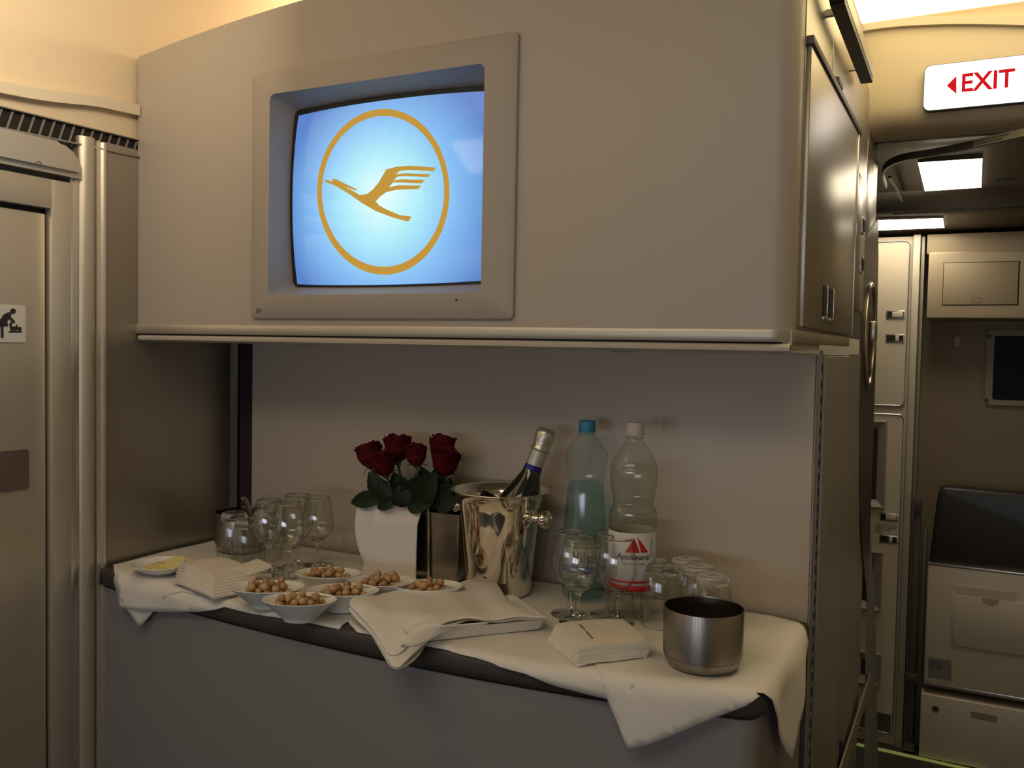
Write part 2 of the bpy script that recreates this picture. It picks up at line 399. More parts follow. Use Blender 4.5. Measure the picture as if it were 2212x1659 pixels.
# brown end panel with a round recess
M_bp = mat('brown_end_panel', (.075, .055, .045), .35)
def sq(px, py): q = tx(px, py, XR); return (0, q.y-2.0, q.z)
ep = slab('end_panel', [sq(*p) for p in ((1865, 520), (1858, 700), (1853, 880), (1852, 1060), (1860, 1190), (1870, 1300), (1876, 1150), (1882, 980), (1886, 850), (1891, 700), (1894, 560), (1894, 470))], (.004, 0, 0), M_bp, sb)
c0 = Vector(((0), .336, 1.465))
lp = slab('lower_end_panel', [sq(*p) for p in ((1871, 1300), (1866, 1659), (1895, 1659), (1887, 1300), (1878, 1140))], (.003, 0, 0), mat('blue_grey_panel', (.23, .235, .25), .5), sb)
rg = bmesh.new()
ry, rz = .100, .122
def ringpts(k): a = 2*PI*k/48; return (.012, c0.y+ry*math.cos(a), c0.z+rz*math.sin(a))
R_ = [ringpts(k) for k in range(48)]
for k in range(48):
    pass
bm = bmesh.new(); rings = []
for k in range(48):
    a = 2*PI*k/48; e = Vector((0, math.cos(a), math.sin(a))); base = Vector((.006, c0.y+ry*math.cos(a), c0.z+rz*math.sin(a)))
    rings.append([bm.verts.new(base+e*.008*math.cos(2*PI*j/8)+Vector((.006*math.sin(2*PI*j/8), 0, 0))) for j in range(8)])
for k in range(48):
    A, B = rings[k], rings[(k+1) % 48]
    for j in range(8): bm.faces.new((A[j], A[(j+1) % 8], B[(j+1) % 8], B[j]))
rh = done(bm, 'round_recess_rim', mat('brass_rim', (.48, .44, .34), .28, .9), sb, 60)
bm = bmesh.new(); prism(bm, [(0, c0.y+ry*.95*math.cos(2*PI*k/32), c0.z+rz*.95*math.sin(2*PI*k/32)) for k in range(32)], (.006, 0, 0)); done(bm, 'recess_disc', mat('recess_dark', (.06, .05, .04), .25, .3), rh)
box('turn_latch', .006, .02, c0.y-.02, c0.y+.03, c0.z-.012, c0.z+.035, M_alu, rh, .004)

# overhead cabinet (with curved top)
wc = empty('overhead_cabinet', (-.9, YF, 1.45), 'large warm-grey overhead cabinet holding the television', 'cabinet')
W0 = Vector((-.9, YF, 1.45))
def wl(p): return Vector(p)-W0
def top_z(x): return 2.062-.11*(x+.85)**2
def front_body():
    """front face, rounded right corner, side; with a hole for the television"""
    bm = bmesh.new()
    xs = [XL-.002+(-1.200-XL+.002)*i/6 for i in range(6)]+[-1.200+(-.730+1.200)*i/8 for i in range(8)]+[-.730+(XR-.03+.730)*i/10 for i in range(11)]
    prof = [(x, YF) for x in xs]
    for i in range(1, 9):
        a = PI/2*i/8; prof.append((XR-.03+.03*math.sin(a), YF+.03-.03*math.cos(a)))
    prof += [(XR, y) for y in (1.40, 1.6, 1.8, 2.0, 2.2, 2.42)]
    zb = 1.4525
    lo = [bm.verts.new(wl((p[0], p[1], zb))) for p in prof]; hi = [bm.verts.new(wl((p[0], p[1], top_z(p[0])))) for p in prof]
    h0 = {i: bm.verts.new(wl((prof[i][0], YF, 1.506))) for i in range(6, 15)}; h1 = {i: bm.verts.new(wl((prof[i][0], YF, 1.891))) for i in range(6, 15)}
    for i in range(len(prof)-1):
        if 6 <= i < 14: bm.faces.new((lo[i], lo[i+1], h0[i+1], h0[i])); bm.faces.new((h1[i], h1[i+1], hi[i+1], hi[i]))
        else: bm.faces.new((lo[i], lo[i+1], hi[i+1], hi[i]))
    # top
    bk = [bm.verts.new(wl((p[0], 2.42, top_z(p[0])))) for p in prof[:33]]
    for i in range(32): bm.faces.new((hi[i], hi[i+1], bk[i+1], bk[i]))
    e0 = bm.verts.new(wl((XL-.002, 2.42, zb))); bm.faces.new((lo[0], hi[0], bk[0], e0))
    bm.faces.new([lo[i] for i in range(33)][::-1]+[e0]) if False else None
    return done(bm, 'cabinet_body', M_paint, wc, 30, True)
front_body()
# side-face details, drawn on the side plane
M_side = mat('side_metal', (.50, .455, .375), .36, .8, bump=.15, bscale=60, stretch=(1, 1, 12))
def wside(px, py, x=XR): return wl(tx(px, py, x))
def sidebox(name, y0, y1, z0, z1, th, m, parent=wc, bev=.001, x0=0):
    return box(name, XR+x0-W0.x, XR+x0+th-W0.x, y0-W0.y, y1-W0.y, z0-W0.z, z1-W0.z, m, parent, bev)
sidebox('side_skin', 1.362, 2.195, 1.4525, 2.008, .0015, M_side)
sd = sidebox('door', 1.374, 1.955, 1.459, 1.868, .008, M_side)
sidebox('door_top_rail', 1.366, 1.99, 1.868, 1.880, .012, mat('dark_rail', (.12, .10, .08), .5, .3), sd)
for (pa, pb) in ((1766, 1775), (1780, 1789)):
    ya_, yb_ = tx(pa, 655, XR).y, tx(pb, 655, XR).y
    hnd = sidebox('recessed_handle', ya_, yb_, 1.481, 1.532, .0015, M_gap, sd, .0, .0078)
    sidebox('handle_bezel', yb_-.006, yb_, 1.479, 1.534, .003, M_alu, sd, .0005, .0078)
    sidebox('handle_bezel', ya_, yb_, 1.476, 1.4815, .003, M_alu, sd, .0005, .0078)
sidebox('rear_door', 1.972, 2.16, 1.513, 1.80, .006, M_side)
sidebox('rear_edge_strip', 1.960, 1.968, 1.459, 1.868, .010, M_alu)
for zz in (1.70, 1.615):
    rf = sidebox('small_latch', 2.075, 2.125, zz-.018, zz+.018, .003, M_alu, wc, .0005, .006)
    sidebox('latch_well', 2.083, 2.117, zz-.012, zz+.012, .002, M_gap, rf, 0, .0085)
sidebox('rear_side_skin', 2.197, 2.42, 1.4525, 1.905, .002, M_side)
sidebox('upper_seam', 1.62, 1.626, 1.878, 1.955, .003, M_alu)
sidebox('stop_block', 1.63, 1.685, 1.883, 1.893, .012, mat('dark_rail', (.12, .10, .08), .5, .3))
# lower rail and underside panel
def rail_path(z):
    P = [(XL-.002, YF-.004), (XR-.03, YF-.004)]
    for i in range(1, 7):
        a = PI/2*i/6; P.append((XR-.03+.034*math.sin(a), YF+.03-.034*math.cos(a)))
    P += [(XR+.004, 1.6), (XR+.004, 1.95)]
    return [wl((p[0], p[1], z)) for p in P]
def loft(name, rows_, m, parent, smooth=40):
    bm = bmesh.new(); R = [[bm.verts.new(p) for p in r] for r in rows_]
    for A, B in zip(R, R[1:]):
        for i in range(len(A)-1): bm.faces.new((A[i], A[i+1], B[i+1], B[i]))
    return done(bm, name, m, parent, smooth)
def inset(path, d, dz):
    out = []
    for i, p in enumerate(path):
        q = p.copy()
        if i <= 1: q.y += d
        elif i <= 7:
            c = wl((XR-.03, YF+.03, 0)); v = Vector((p.x-c.x, p.y-c.y, 0)); v.normalize(); q.x -= v.x*d; q.y -= v.y*d
        else: q.x -= d
        q.z += dz; out.append(q)
    return out
rp = rail_path(1.4535)
loft('lower_rail', [inset(rp, .004, 0), rp, inset(rp, -.001, -.002), inset(rp, -.001, -.016), inset(rp, .0005, -.0185), inset(rp, .008, -.0185)], mat('matte_rail', (.52, .47, .39), .42, .6), wc)
loft('rail_gap', [inset(rp, .007, -.016)[:8], inset(rp, .007, -.026)[:8]], M_gap, wc)
# underside: rolled bumper sloping back to the backsplash
xa, xb = XL+.004, XR+.001
rows_ = []
for (y, z) in ((YF+.006, 1.433), (YF-.001, 1.4315), (YF-.005, 1.4275), (YF-.004, 1.4225), (YF+.004, 1.4192), (YF+.03, 1.4182), (YB-.02, 1.4182), (YB-.002, 1.4188)):
    rows_.append([wl((xa, y, z)), wl((xb, y, z))])
us = loft('underside_panel', rows_, mat('underside_paint', (.55, .50, .42), .4), wc)
box('underside_core', xa-W0.x, xb-W0.x, .01, YB-.001-W0.y, 1.425-W0.z, 1.4525-W0.z, M_paint, wc)
for (px, py) in ((668, 752), (1345, 764)):
    q = wl((ty(px, 755, 1.45).x, 1.45, 1.4195)); bm = bmesh.new(); lathe_bm(bm, [(0, -.004), (.018, -.004), (.022, 0), (.022, .001)], 24, (q.x, q.y, 1.4200-W0.z)); done(bm, 'downlight', M_brushd, us)
# handrail along the upper side
hr = empty('side_handrail', (XR, 1.6, 1.95), 'black and steel rail mounted high along the cabinet side', 'rail')
hp = [Vector((XR+.035, y, z))-hr.location for y, z in ((1.42, 1.99), (1.45, 1.977), (1.49, 1.968), (1.54, 1.964), (1.925, 1.958))]
hp = spline(hp, 4)
strip('black_track', hp, (0, 0, .012), (-.022, 0, 0), M_black, hr)
strip('steel_face', [p+Vector((.0005, 0, .0115)) for p in hp], (0, 0, .024), (-.004, 0, 0), M_side, hr)
for y in (-.06, .25): box('bracket', .0, .014, y-.005, y+.005, .014, .024, M_side, hr)

# ================================================================== TELEVISION
tv = empty('television', (-.96, YF, 1.69), 'built-in tube television with glowing screen showing a crane logo', 'television')
T0 = tv.location.copy()
OUT = [(-1.242, 1.932), (-.6745, 1.932), (-.6745, 1.4665), (-1.242, 1.4665)]
OPN = [(-1.196, 1.887), (-.734, 1.887), (-.734, 1.5105), (-1.196, 1.5105)]
INN = [(-1.183, 1.869), (-.747, 1.869), (-.747, 1.529), (-1.183, 1.529)]
def rr4(q, r, n=4):
    x0, x1, z0, z1 = q[0][0], q[1][0], q[2][1], q[0][1]
    return [((x0+x1)/2+a, (z0+z1)/2+b) for a, b in rrect(x1-x0, z1-z0, r, n)]
rows_ = []
for q, r, y in ((OUT, .008, YF+.001), (OUT, .008, YF-.006), ([(a+(.004 if a < -1 else -.004), b+(-.004 if b > 1.7 else .004)) for a, b in OUT], .007, YF-.009), (OPN, .012, YF-.009), (OPN, .010, YF-.004), (INN, .012, YF+.046)):
    P_ = [Vector((a, y, b))-T0 for a, b in rr4(q, r)]; rows_.append(P_+[P_[0]])
M_bez = mat('television_bezel', (.42, .37, .315), .5)
loft('bezel', rows_, M_bez, tv)
# tube: black border and bulged glass
def bulge(x, z):
    u = (x+.965)/.218; v = (z-1.699)/.17; return YF+.046-.020*(1-.5*u*u-.5*v*v)
def grid_surface(name, x0, x1, z0, z1, fy, m, parent, n=28, r=.02):
    bm = bmesh.new(); V = {}
    for i in range(n+1):
        for j in range(n+1):
            u, v = i/n*2-1, j/n*2-1
            # superellipse-like corners
            k = 1-.012*(u*u*v*v)**1.5
            bow = 1-.006*0
            x = (x0+x1)/2+(x1-x0)/2*u*k*(1-.018*v*v); z = (z0+z1)/2+(z1-z0)/2*v*k*(1-.018*u*u)
            V[i, j] = bm.verts.new(Vector((x, fy(x, z), z))-T0)
    for i in range(n):
        for j in range(n): bm.faces.new((V[i, j], V[i+1, j], V[i+1, j+1], V[i, j+1]))
    return done(bm, name, m, parent, 180)
grid_surface('tube_border', -1.190, -.744, 1.524, 1.876, lambda x, z: bulge(x, z)+.0008, M_black, tv)
# picture: blue sky gradient, brighter cyan centre, fine scan lines
m = bpy.data.materials.new('screen_picture'); m.use_nodes = True; nt = m.node_tree; bs = nt.nodes['Principled BSDF']
bs.inputs['Base Color'].default_value = (.01, .01, .012, 1); bs.inputs['Roughness'].default_value = .08
tc = nt.nodes.new('ShaderNodeTexCoord'); mp = nt.nodes.new('ShaderNodeMapping'); nt.links.new(tc.outputs['Object'], mp.inputs[0])
mp.inputs['Location'].default_value = (.015, 0, .03); mp.inputs['Scale'].default_value = (4.2, 0, 4.3)
gr = nt.nodes.new('ShaderNodeTexGradient'); gr.gradient_type = 'SPHERICAL'; nt.links.new(mp.outputs[0], gr.inputs[0])
cr = nt.nodes.new('ShaderNodeValToRGB'); nt.links.new(gr.outputs['Fac'], cr.inputs[0])
e = cr.color_ramp.elements; e[0].position = 0; e[0].color = (.10, .23, .60, 1); e[1].position = 1; e[1].color = (.80, 1.05, 1.05, 1)
x_ = cr.color_ramp.elements.new(.35); x_.color = (.23, .52, .92, 1)
x_ = cr.color_ramp.elements.new(.65); x_.color = (.42, .84, .98, 1)
wv = nt.nodes.new('ShaderNodeTexWave'); wv.bands_direction = 'Z'; wv.inputs['Scale'].default_value = 95; nt.links.new(tc.outputs['Object'], wv.inputs[0])
mr = nt.nodes.new('ShaderNodeMapRange'); mr.inputs['To Min'].default_value = .86; mr.inputs['To Max'].default_value = 1.0; nt.links.new(wv.outputs['Fac'], mr.inputs[0])
nt.links.new(cr.outputs[0], bs.inputs['Emission Color']); nt.links.new(mr.outputs[0], bs.inputs['Emission Strength'])
M_screen = m
scr = grid_surface('screen', -1.177, -.7485, 1.530, 1.862, lambda x, z: bulge(x, z)-.0006, m, tv)
# logo pieces, outlined in the plane of the glass
def ZL(X, Y):
    q = ty(520+X/2.514, 50+Y/2.514, YF+.030); return Vector((q.x, bulge(q.x, q.z)-.0012, q.z))
M_gold = emis('logo_gold', (.52, .29, .045), 1.0)
M_goldr = M_gold
def logo_fill(name, poly):
    P = [ZL(*p) for p in poly]
    return sheet(name, [(p.x, p.z) for p in P], lambda u, v: Vector((u, bulge(u, v)-.0012, v))-T0, M_gold, scr, step=.006, thick=0)
bm = bmesh.new(); A = []; B = []
for k in range(96):
    a = 2*PI*k/96
    A.append(bm.verts.new(ZL(775+360*math.cos(a), 915+451*math.sin(a))-T0)); B.append(bm.verts.new(ZL(775+332*math.cos(a), 913+410*math.sin(a))-T0))
for k in range(96): bm.faces.new((A[k], A[(k+1) % 96], B[(k+1) % 96], B[k]))
done(bm, 'logo_ring', M_goldr, scr, 180)
logo_fill('logo_bird', [(460, 850), (460, 862), (520, 885), (600, 932), (660, 975), (740, 1022), (830, 1056), (915, 1080), (934, 1052), (870, 1044), (800, 1014), (758, 990), (742, 970), (765, 945), (800, 920), (850, 908), (972, 902), (986, 884), (870, 882), (815, 893), (835, 868), (885, 868), (990, 872), (1005, 853), (880, 850), (838, 858), (860, 836), (905, 833), (1022, 838), (1037, 822), (900, 817), (850, 824), (872, 805), (930, 799), (1052, 806), (1064, 786), (930, 776), (850, 783), (798, 797), (780, 830), (760, 865), (730, 903), (695, 930), (655, 935), (620, 915), (560, 885), (505, 862), (480, 856)])
logo_fill('logo_head_bar', [(503, 846), (515, 846), (562, 868), (640, 905), (636, 912), (555, 884), (500, 864)])
text_mesh('channel_number', '01', .0125, M_ink, frame(Vector((0, 0, 0))+(ty(559, 672, YF-.0095)-T0), (1, 0, 0), (0, 0, 1)), tv, .0002)
q = ty(986, 648, YF-.009)-T0
bm = bmesh.new(); prism(bm, [(q.x+.0022*math.cos(k*PI/6), q.y-.0005, q.z+.0022*math.sin(k*PI/6)) for k in range(12)], (0, .001, 0)); done(bm, 'sensor', M_black, tv)

# ================================================================== COUNTER
ZT = .96
def edge_y(x):
    d = x+.78; return 1.150+(.115 if d < 0 else .21)*d*d
XE = -.235
cn = empty('serving_counter', (-.9, 1.4, 0), 'curved grey serving counter with a dark rounded worktop', 'counter')
C0 = cn.location.copy()
def top_outline(inset_=0):
    P = []; n = 40; r = .03
    x1 = XE-inset_
    for i in range(n+1):
        x = XL+.002+(x1-r-XL-.002)*i/n; P.append((x, edge_y(x)+inset_))
    yc = edge_y(x1-r)+inset_+r
    for i in range(1, 7):
        a = PI/2*i/6; P.append((x1-r+r*math.sin(a), yc-r*math.cos(a)))
    P += [(x1, YB-.001), (XL+.002, YB-.001)]
    return P
bm = bmesh.new(); rows_ = []
for (ins, z) in ((.02, .925), (.006, .925), (.0015, .9285), (0, .935), (0, .950), (.002, .9565), (.007, .96), (.02, .96)):
    P = [Vector((p[0], p[1], z))-C0 for p in top_outline(ins)]; rows_.append([bm.verts.new(p) for p in P])
for A, B in zip(rows_, rows_[1:]):
    n = len(A)
    for i in range(n): bm.faces.new((A[i], A[(i+1) % n], B[(i+1) % n], B[i]))
bm.faces.new(rows_[-1]); bm.faces.new(list(reversed(rows_[0])))
done(bm, 'worktop', M_dark, cn, 50)
bm = bmesh.new(); P = [Vector((p[0], p[1], 0))-C0 for p in top_outline(.010)]
P[-1].x += .0; prism(bm, P, (0, 0, .9195)); done(bm, 'base_panel', M_grey, cn, 35)
bm = bmesh.new(); P = [Vector((p[0], p[1], .919))-C0 for p in top_outline(.016)]; prism(bm, P, (0, 0, .0065)); done(bm, 'shadow_gap', M_gap, cn, 35)
# ================================================================== TABLECLOTHS
R0 = .012
def bend(d, r=R0):
    """how far out and down a sheet goes after passing the edge by d"""
    q = r*PI/2
    if d <= 0: return 0, 0
    if d < q: a = d/r; return r*math.sin(a), r*(1-math.cos(a))
    return r, r+(d-q)
def drape(zt, wav=.0012, seed=0, flare=.03):
    def f(u, v):
        ye = edge_y(min(max(u, XL), XE-.02))+.010; xe = XE-.010
        o1, d1_ = bend(ye-v); o2, d2_ = bend(u-xe)
        x = min(u, xe)+o2+flare*max(0, d2_-.01); y = max(v, ye)-o1-flare*max(0, d1_-.01)
        w_ = wav*(math.sin(u*23+seed)+math.sin(v*31+u*11+seed*2))*.5
        hang = max(d1_, d2_)
        z = zt-max(d1_, d2_)+(abs(w_) if hang == 0 else 0)
        if d1_ > .01: y -= .004+.005*math.sin(u*26+seed)*min(1, d1_/.05)
        if d2_ > .01: x += .004+.006*math.sin(v*28+seed)*min(1, d2_/.05)
        return Vector((x, y, z))
    return f
def to_uv(px, py, side=None):
    """pixel -> pattern coordinates on the counter: on top, hanging at the front, or hanging at the right end"""
    if side == 'r':
        p = tx(px, py, XE+.007); d = ZT-p.z; yy = max(p.y, edge_y(XE-.02)+.014); return (XE-.010+max(0, d), yy) if d > R0 else (XE-.01+.01, yy)
    p = tz(px, py, ZT+.002)
    if p.y < edge_y(p.x)+.008:
        y = edge_y(p.x)-.006
        for _ in range(4):
            p = ty(px, py, y); y = edge_y(p.x)-.007
        d = ZT-p.z; return (p.x, edge_y(p.x)+.010-max(d, .002)-.006)
    return (p.x, p.y)
def cloth(label, outline, zt, seed, group='white tablecloths'):
    o = sheet('tablecloth', outline, drape(zt, seed=seed), M_cloth, None, .011, .0012)
    tag(o, label, 'tablecloth', group); return o
A1 = [to_uv(*p) for p in ((262, 1312), (330, 1323), (370, 1325), (430, 1323), (465, 1319), (480, 1315), (500, 1320), (540, 1330), (610, 1341), (660, 1347), (700, 1354), (725, 1352), (752, 1342))]
cloth('white tablecloth under the snack bowls on the left of the counter', A1+[(-.84, 1.20), (-.80, 1.35), (-.80, 1.577), (XL+.012, 1.577), (XL+.012, 1.30)], ZT+.0006, 1)
A2 = [to_uv(*p) for p in ((245, 1221), (251, 1258), (262, 1288), (275, 1313), (288, 1337), (300, 1357), (309, 1350), (318, 1338), (328, 1326), (337, 1314), (352, 1298), (368, 1288), (387, 1281), (408, 1276), (440, 1272))]
cloth('white cloth at the left end with a pointed corner hanging', A2+[(-1.18, 1.22), (-1.15, 1.40), (-1.25, 1.53), (-1.543, 1.52), (-1.548, 1.38)], ZT+.0022, 2.3)
B1 = [to_uv(*p) for p in ((751, 1342), (757, 1352), (763, 1365), (790, 1371), (822, 1376), (870, 1387), (917, 1394), (955, 1407), (985, 1420), (1025, 1429), (1080, 1446), (1134, 1460), (1200, 1487), (1260, 1504), (1330, 1521))]
cloth('white tablecloth beneath the tray, hem over the counter edge', B1+[(-.34, 1.25), (-.34, 1.577), (-.86, 1.577), (-.90, 1.30)], ZT+.0022, 4.1)
Cc = [to_uv(*p) for p in ((1262, 1388), (1274, 1418), (1290, 1452), (1300, 1490), (1318, 1530), (1338, 1572), (1358, 1621), (1400, 1612), (1450, 1594), (1500, 1574), (1560, 1552), (1610, 1533), (1640, 1518))]
Cr = [(XE-.012, edge_y(XE-.02)+.004)]+[to_uv(*p, side='r') for p in ((1670, 1553), (1706, 1655), (1709, 1628), (1716, 1575), (1730, 1515), (1742, 1462), (1748, 1412), (1748, 1385))]
cl = cloth('white tablecloth at the right end, two corners hanging off the counter', Cc+Cr+[(-.232, 1.54), (-.25, 1.56), (-.30, 1.575), (-.38, 1.577), (-.55, 1.45), (-.55, 1.30)], ZT+.0036, 5.2)
ZC = ZT+.0056   # things stand on this
def on(px, py, z=ZC): return tz(px, py, z)

# ================================================================== GLASSWARE
def wine_profile():
    o = [(0, 0), (.030, 0), (.0305, .0008), (.029, .0022), (.018, .0032), (.008, .0055), (.0048, .010), (.0040, .018), (.0038, .032), (.0042, .044), (.0075, .0505), (.0150, .0555), (.0225, .0625), (.0285, .072), (.0315, .083), (.0318, .094), (.0300, .110), (.0270, .127), (.0243, .1435)]
    i = [(.0234, .1435), (.0261, .127), (.0291, .110), (.0308, .094), (.0305, .083), (.0275, .0728), (.0214, .0642), (.0140, .0580), (.0070, .0545), (0, .0535)]
    def S(p): return [(max(0, q.x), q.y) for q in spline(p, 3)]
    return [(0, 0)]+S(o[1:])+S(i)[:-1]+[(0, .0535)]
M_thin = thin('thin_clear_glass', (.985, .988, .98), .75, .012, .35, .07)
def two_mat(o, test):
    o.data.materials.append(M_thin)
    for p in o.data.polygons:
        if test(p.center): p.material_index = 1
wp = lathe('wine_glass', wine_profile(), M_glass, None, 56, 180)
two_mat(wp, lambda c: .060 < c.z < .1405)
wp_me = wp.data
def tumbler_profile():
    # upside down: thick base on top
    H = .100
    o = [(.0315, 0), (.0330, .012), (.0338, .028), (.0334, .048), (.0318, .066), (.0290, .082), (.0262, .092), (.0238, .0985), (.0215, .1)]
    i = [(0, .0885), (.018, .0890), (.0235, .0860), (.0262, .078), (.0292, .064), (.0312, .047), (.0316, .028), (.0310, .012), (.0297, 0)]
    so = [(q.x, q.y) for q in spline(o, 3)]; si = [(max(q.x, 0), q.y) for q in spline(i, 3)]
    return so+[(0, .0992)]+[(0, .0885)]+si[1:]+[so[0]]
tp = lathe('water_tumbler', tumbler_profile(), M_glass, None, 56, 180)
two_mat(tp, lambda c: c.z < .084)
wines = [((621, 1243), 'wine glass, frontmost of the four at the left end of the counter', 1), ((580, 1230), 'wine glass nearest the upturned tumblers at the left end', .98),
         ((641, 1224), 'wine glass, rearmost and tallest looking of the left group', 1.03), ((686, 1221), 'wine glass, rightmost of the left group, beside the vase of roses', .98),
         ((1229, 1327), 'wine glass in front of the blue-capped bottle, rear left of its group', 1.0), ((1312, 1329), 'wine glass in front of the clear bottle, rear right of its group', 1.0),
         ((1247, 1345), 'wine glass front left, its foot touching the paper napkin stack', 1.0), ((1329, 1346), 'wine glass front right, behind the paper napkin stack, before the clear bottle', 1.0)]
for i, (p, lab, s) in enumerate(wines):
    o = wp if i == 0 else wp.copy()
    if i: C.objects.link(o)
    o.location = on(*p); o.scale = (1, 1, s); o.rotation_euler.z = i*.3
    tag(o, 'small clear '+lab, 'wine glass', 'wine glasses on the counter')
tums = [((505, 1217), 'leftmost of the three at the left end of the counter', 1.06), ((536, 1228), 'front middle of the three at the left end', 1.0), ((574, 1206), 'rear of the three at the left end, behind the wine glass', 1.02),
        ((1406, 1332), 'tumbler rear left of the right group, against the clear bottle', 1.0), ((1426, 1349), 'tumbler frontmost of the right group, left of the steel pot', 1.0), ((1481, 1329), 'rearmost of the right group, by the backsplash', 1.0),
        ((1508, 1350), 'tumbler second from the right of the right group', 1.0), ((1535, 1375), 'tumbler just behind the steel pot, rightmost', 1.0)]
for i, (p, lab, s) in enumerate(tums):
    o = tp if i == 0 else tp.copy()
    if i: C.objects.link(o)
    o.location = on(*p); o.scale = (1, 1, s); o.rotation_euler.z = i
    tag(o, 'clear upturned water tumbler, '+lab.replace('tumbler ', ''), 'drinking glass', 'upturned tumblers on the counter')

# ================================================================== STEEL POTS
def pot(loc, label, rz=0):
    e = empty('steel_pot', loc, label, 'ice pot', 'brushed steel pots'); e.rotation_euler.z = rz
    P = [(0, .0), (.044, 0), (.0500, .003), (.0535, .008), (.0550, .0135), (.0552, .0165), (.0545, .0172), (.0568, .0185), (.0572, .021), (.0572, .0845), (.0568, .0855), (.0562, .0855), (.0560, .084)]
    lathe('pot_body', P, M_steel, e, 72, 35)
    lathe('pot_inside', [(.0561, .0850), (.0560, .02), (.052, .008), (.045, .005), (0, .0045)], M_steeli, e, 72, 35)
    return e
pot(on(1517, 1436), 'brushed steel open pot at the front right of the tablecloth', .4)
pl = pot(on(522, 1187), 'brushed steel pot behind the upturned glasses at the left end')
# spoon standing in the left pot: only the curved handle end shows above the rim
sp = empty('ice_tongs', pl.location+Vector((.0, .0, .006)), 'curved steel tongs standing in the left steel pot', 'tongs')
bm = bmesh.new()
for s in (-1, 1):
    tube_bm(bm, spline([(s*.03, .012, .003), (s*.024, .010, .05), (s*.014, .006, .085), (s*.009, .004, .1), (0, .003, .109)], 5), .007, 8, flat=.25)
done(bm, 'tong_arms', M_steel, sp, 60)

# ================================================================== BOTTLES
def pet_bottle(name, loc, label, prof, shell_m, water_m, level, cap_m, cap_z, cap_r=.0148):
    e = empty(name, loc, label, 'water bottle', 'plastic water bottles')
    def S(p): return [(max(0, q.x), q.y) for q in spline(p, 4)]
    prof_s = [(0, .004)]+S(prof)
    lathe('bottle_shell', prof_s, shell_m, e, 64, 60, ripple=lambda a, z: 1+.05*max(0, 1-z/.025)*abs(math.sin(2.5*a))*-1)
    wpf = [(max(0, r-.0009), z) for r, z in prof_s if .0045 <= z < level and r > .002]
    rl = wpf[-1][0]
    lathe('water', [(0, .0048)]+wpf+[(rl, level), (0, level)], water_m, e, 64, 60)
    z0, z1 = cap_z
    lathe('cap', [(0, z1), (cap_r*.86, z1), (cap_r*.97, z1-.0015), (cap_r, z1-.004), (cap_r, z0+.006), (cap_r*1.06, z0+.0055), (cap_r*1.06, z0), (cap_r*.9, z0)], cap_m, e, 60, 40,
          ripple=lambda a, z: 1+.018*math.cos(a*30))
    return e
M_petb = thin('pet_blue_tint', (.90, .955, .96), .5, .06, .6, .045); M_petc = thin('pet_clear', (.94, .94, .93), .5, .06, .6, .045)
M_watb = thin('water_blue_tint', (.80, .92, .94), .3, .1); M_watc = thin('water_clear', (.93, .94, .91), .3, .1)
vi = pet_bottle('water_bottle', on(1260, 1291), 'bluish plastic water bottle with a blue cap', [(.020, .0035), (.030, .002), (.0375, .008), (.0405, .020), (.0410, .04), (.0408, .09), (.0385, .135), (.0350, .175), (.0325, .205), (.0335, .225), (.0375, .248), (.0400, .2615), (.0398, .2635), (.0335, .2735), (.0260, .2845), (.0185, .2950), (.0140, .3005), (.0130, .304)],
                 M_petb, M_watb, .212, mat('blue_cap', (.03, .22, .42), .35), (.3035, .3255))
lathe('neck_ring', [(.0130, .298), (.0165, .299), (.0165, .3005), (.0130, .302)], M_petb, vi, 40)
ap = pet_bottle('water_bottle', on(1362, 1330), 'clear plastic water bottle with a pale cap and red-triangle label', [(.020, .0035), (.030, .002), (.0375, .008), (.0400, .018), (.0403, .05), (.0403, .172), (.0390, .180), (.0348, .193), (.0343, .200), (.0365, .212), (.0398, .232), (.0403, .250), (.0378, .262), (.0305, .2765), (.0225, .2895), (.0152, .3000), (.0132, .306)],
                 M_petc, M_watc, .258, mat('pale_cap', (.55, .50, .48), .4), (.3105, .3315))
lathe('neck_ring', [(.0132, .304), (.0168, .305), (.0168, .3065), (.0132, .308)], M_petc, ap, 40)
def cyl_label(parent, r, z0, z1, a0, a1, m, name='label', n=40):
    bm = bmesh.new(); A = []; B = []
    for i in range(n+1):
        a = a0+(a1-a0)*i/n; A.append(bm.verts.new((r*math.cos(a), r*math.sin(a), z0))); B.append(bm.verts.new((r*math.cos(a), r*math.sin(a), z1)))
    for i in range(n): bm.faces.new((A[i], A[i+1], B[i+1], B[i]))
    o = done(bm, name, m, parent, 180); s = o.modifiers.new('s', 'SOLIDIFY'); s.thickness = .0003; return o
def facing(e):  # angle on the bottle that faces the viewer
    d = CAM-e.location; return math.atan2(d.y, d.x)
def cyl_warp(r, a_mid, z_mid):
    def f(co):
        a = a_mid+co.x/r; rr = r+.0002+co.z; return Vector((rr*math.cos(a), rr*math.sin(a), z_mid+co.y))
    return f
fa = facing(ap); M_lab = mat('white_label', (.72, .70, .67), .5); M_red = mat('label_red', (.55, .02, .02), .45)
lb = cyl_label(ap, .0408, .052, .150, 0, 2*PI, M_lab, n=64)
cyl_label(lb, .0412, .052, .062, 0, 2*PI, M_red, 'red_band', 64); cyl_label(lb, .0412, .066, .070, fa-1.6, fa+1.6, M_red, 'red_line', 64)
def cyl_poly(parent, r, a_mid, pts, m, name):
    bm = bmesh.new(); P = [(a_mid+x/r, z) for x, z in pts]
    f = [bm.verts.new((r*math.cos(a), r*math.sin(a), z)) for a, z in P]; bm.faces.new(f); return done(bm, name, m, parent, None)
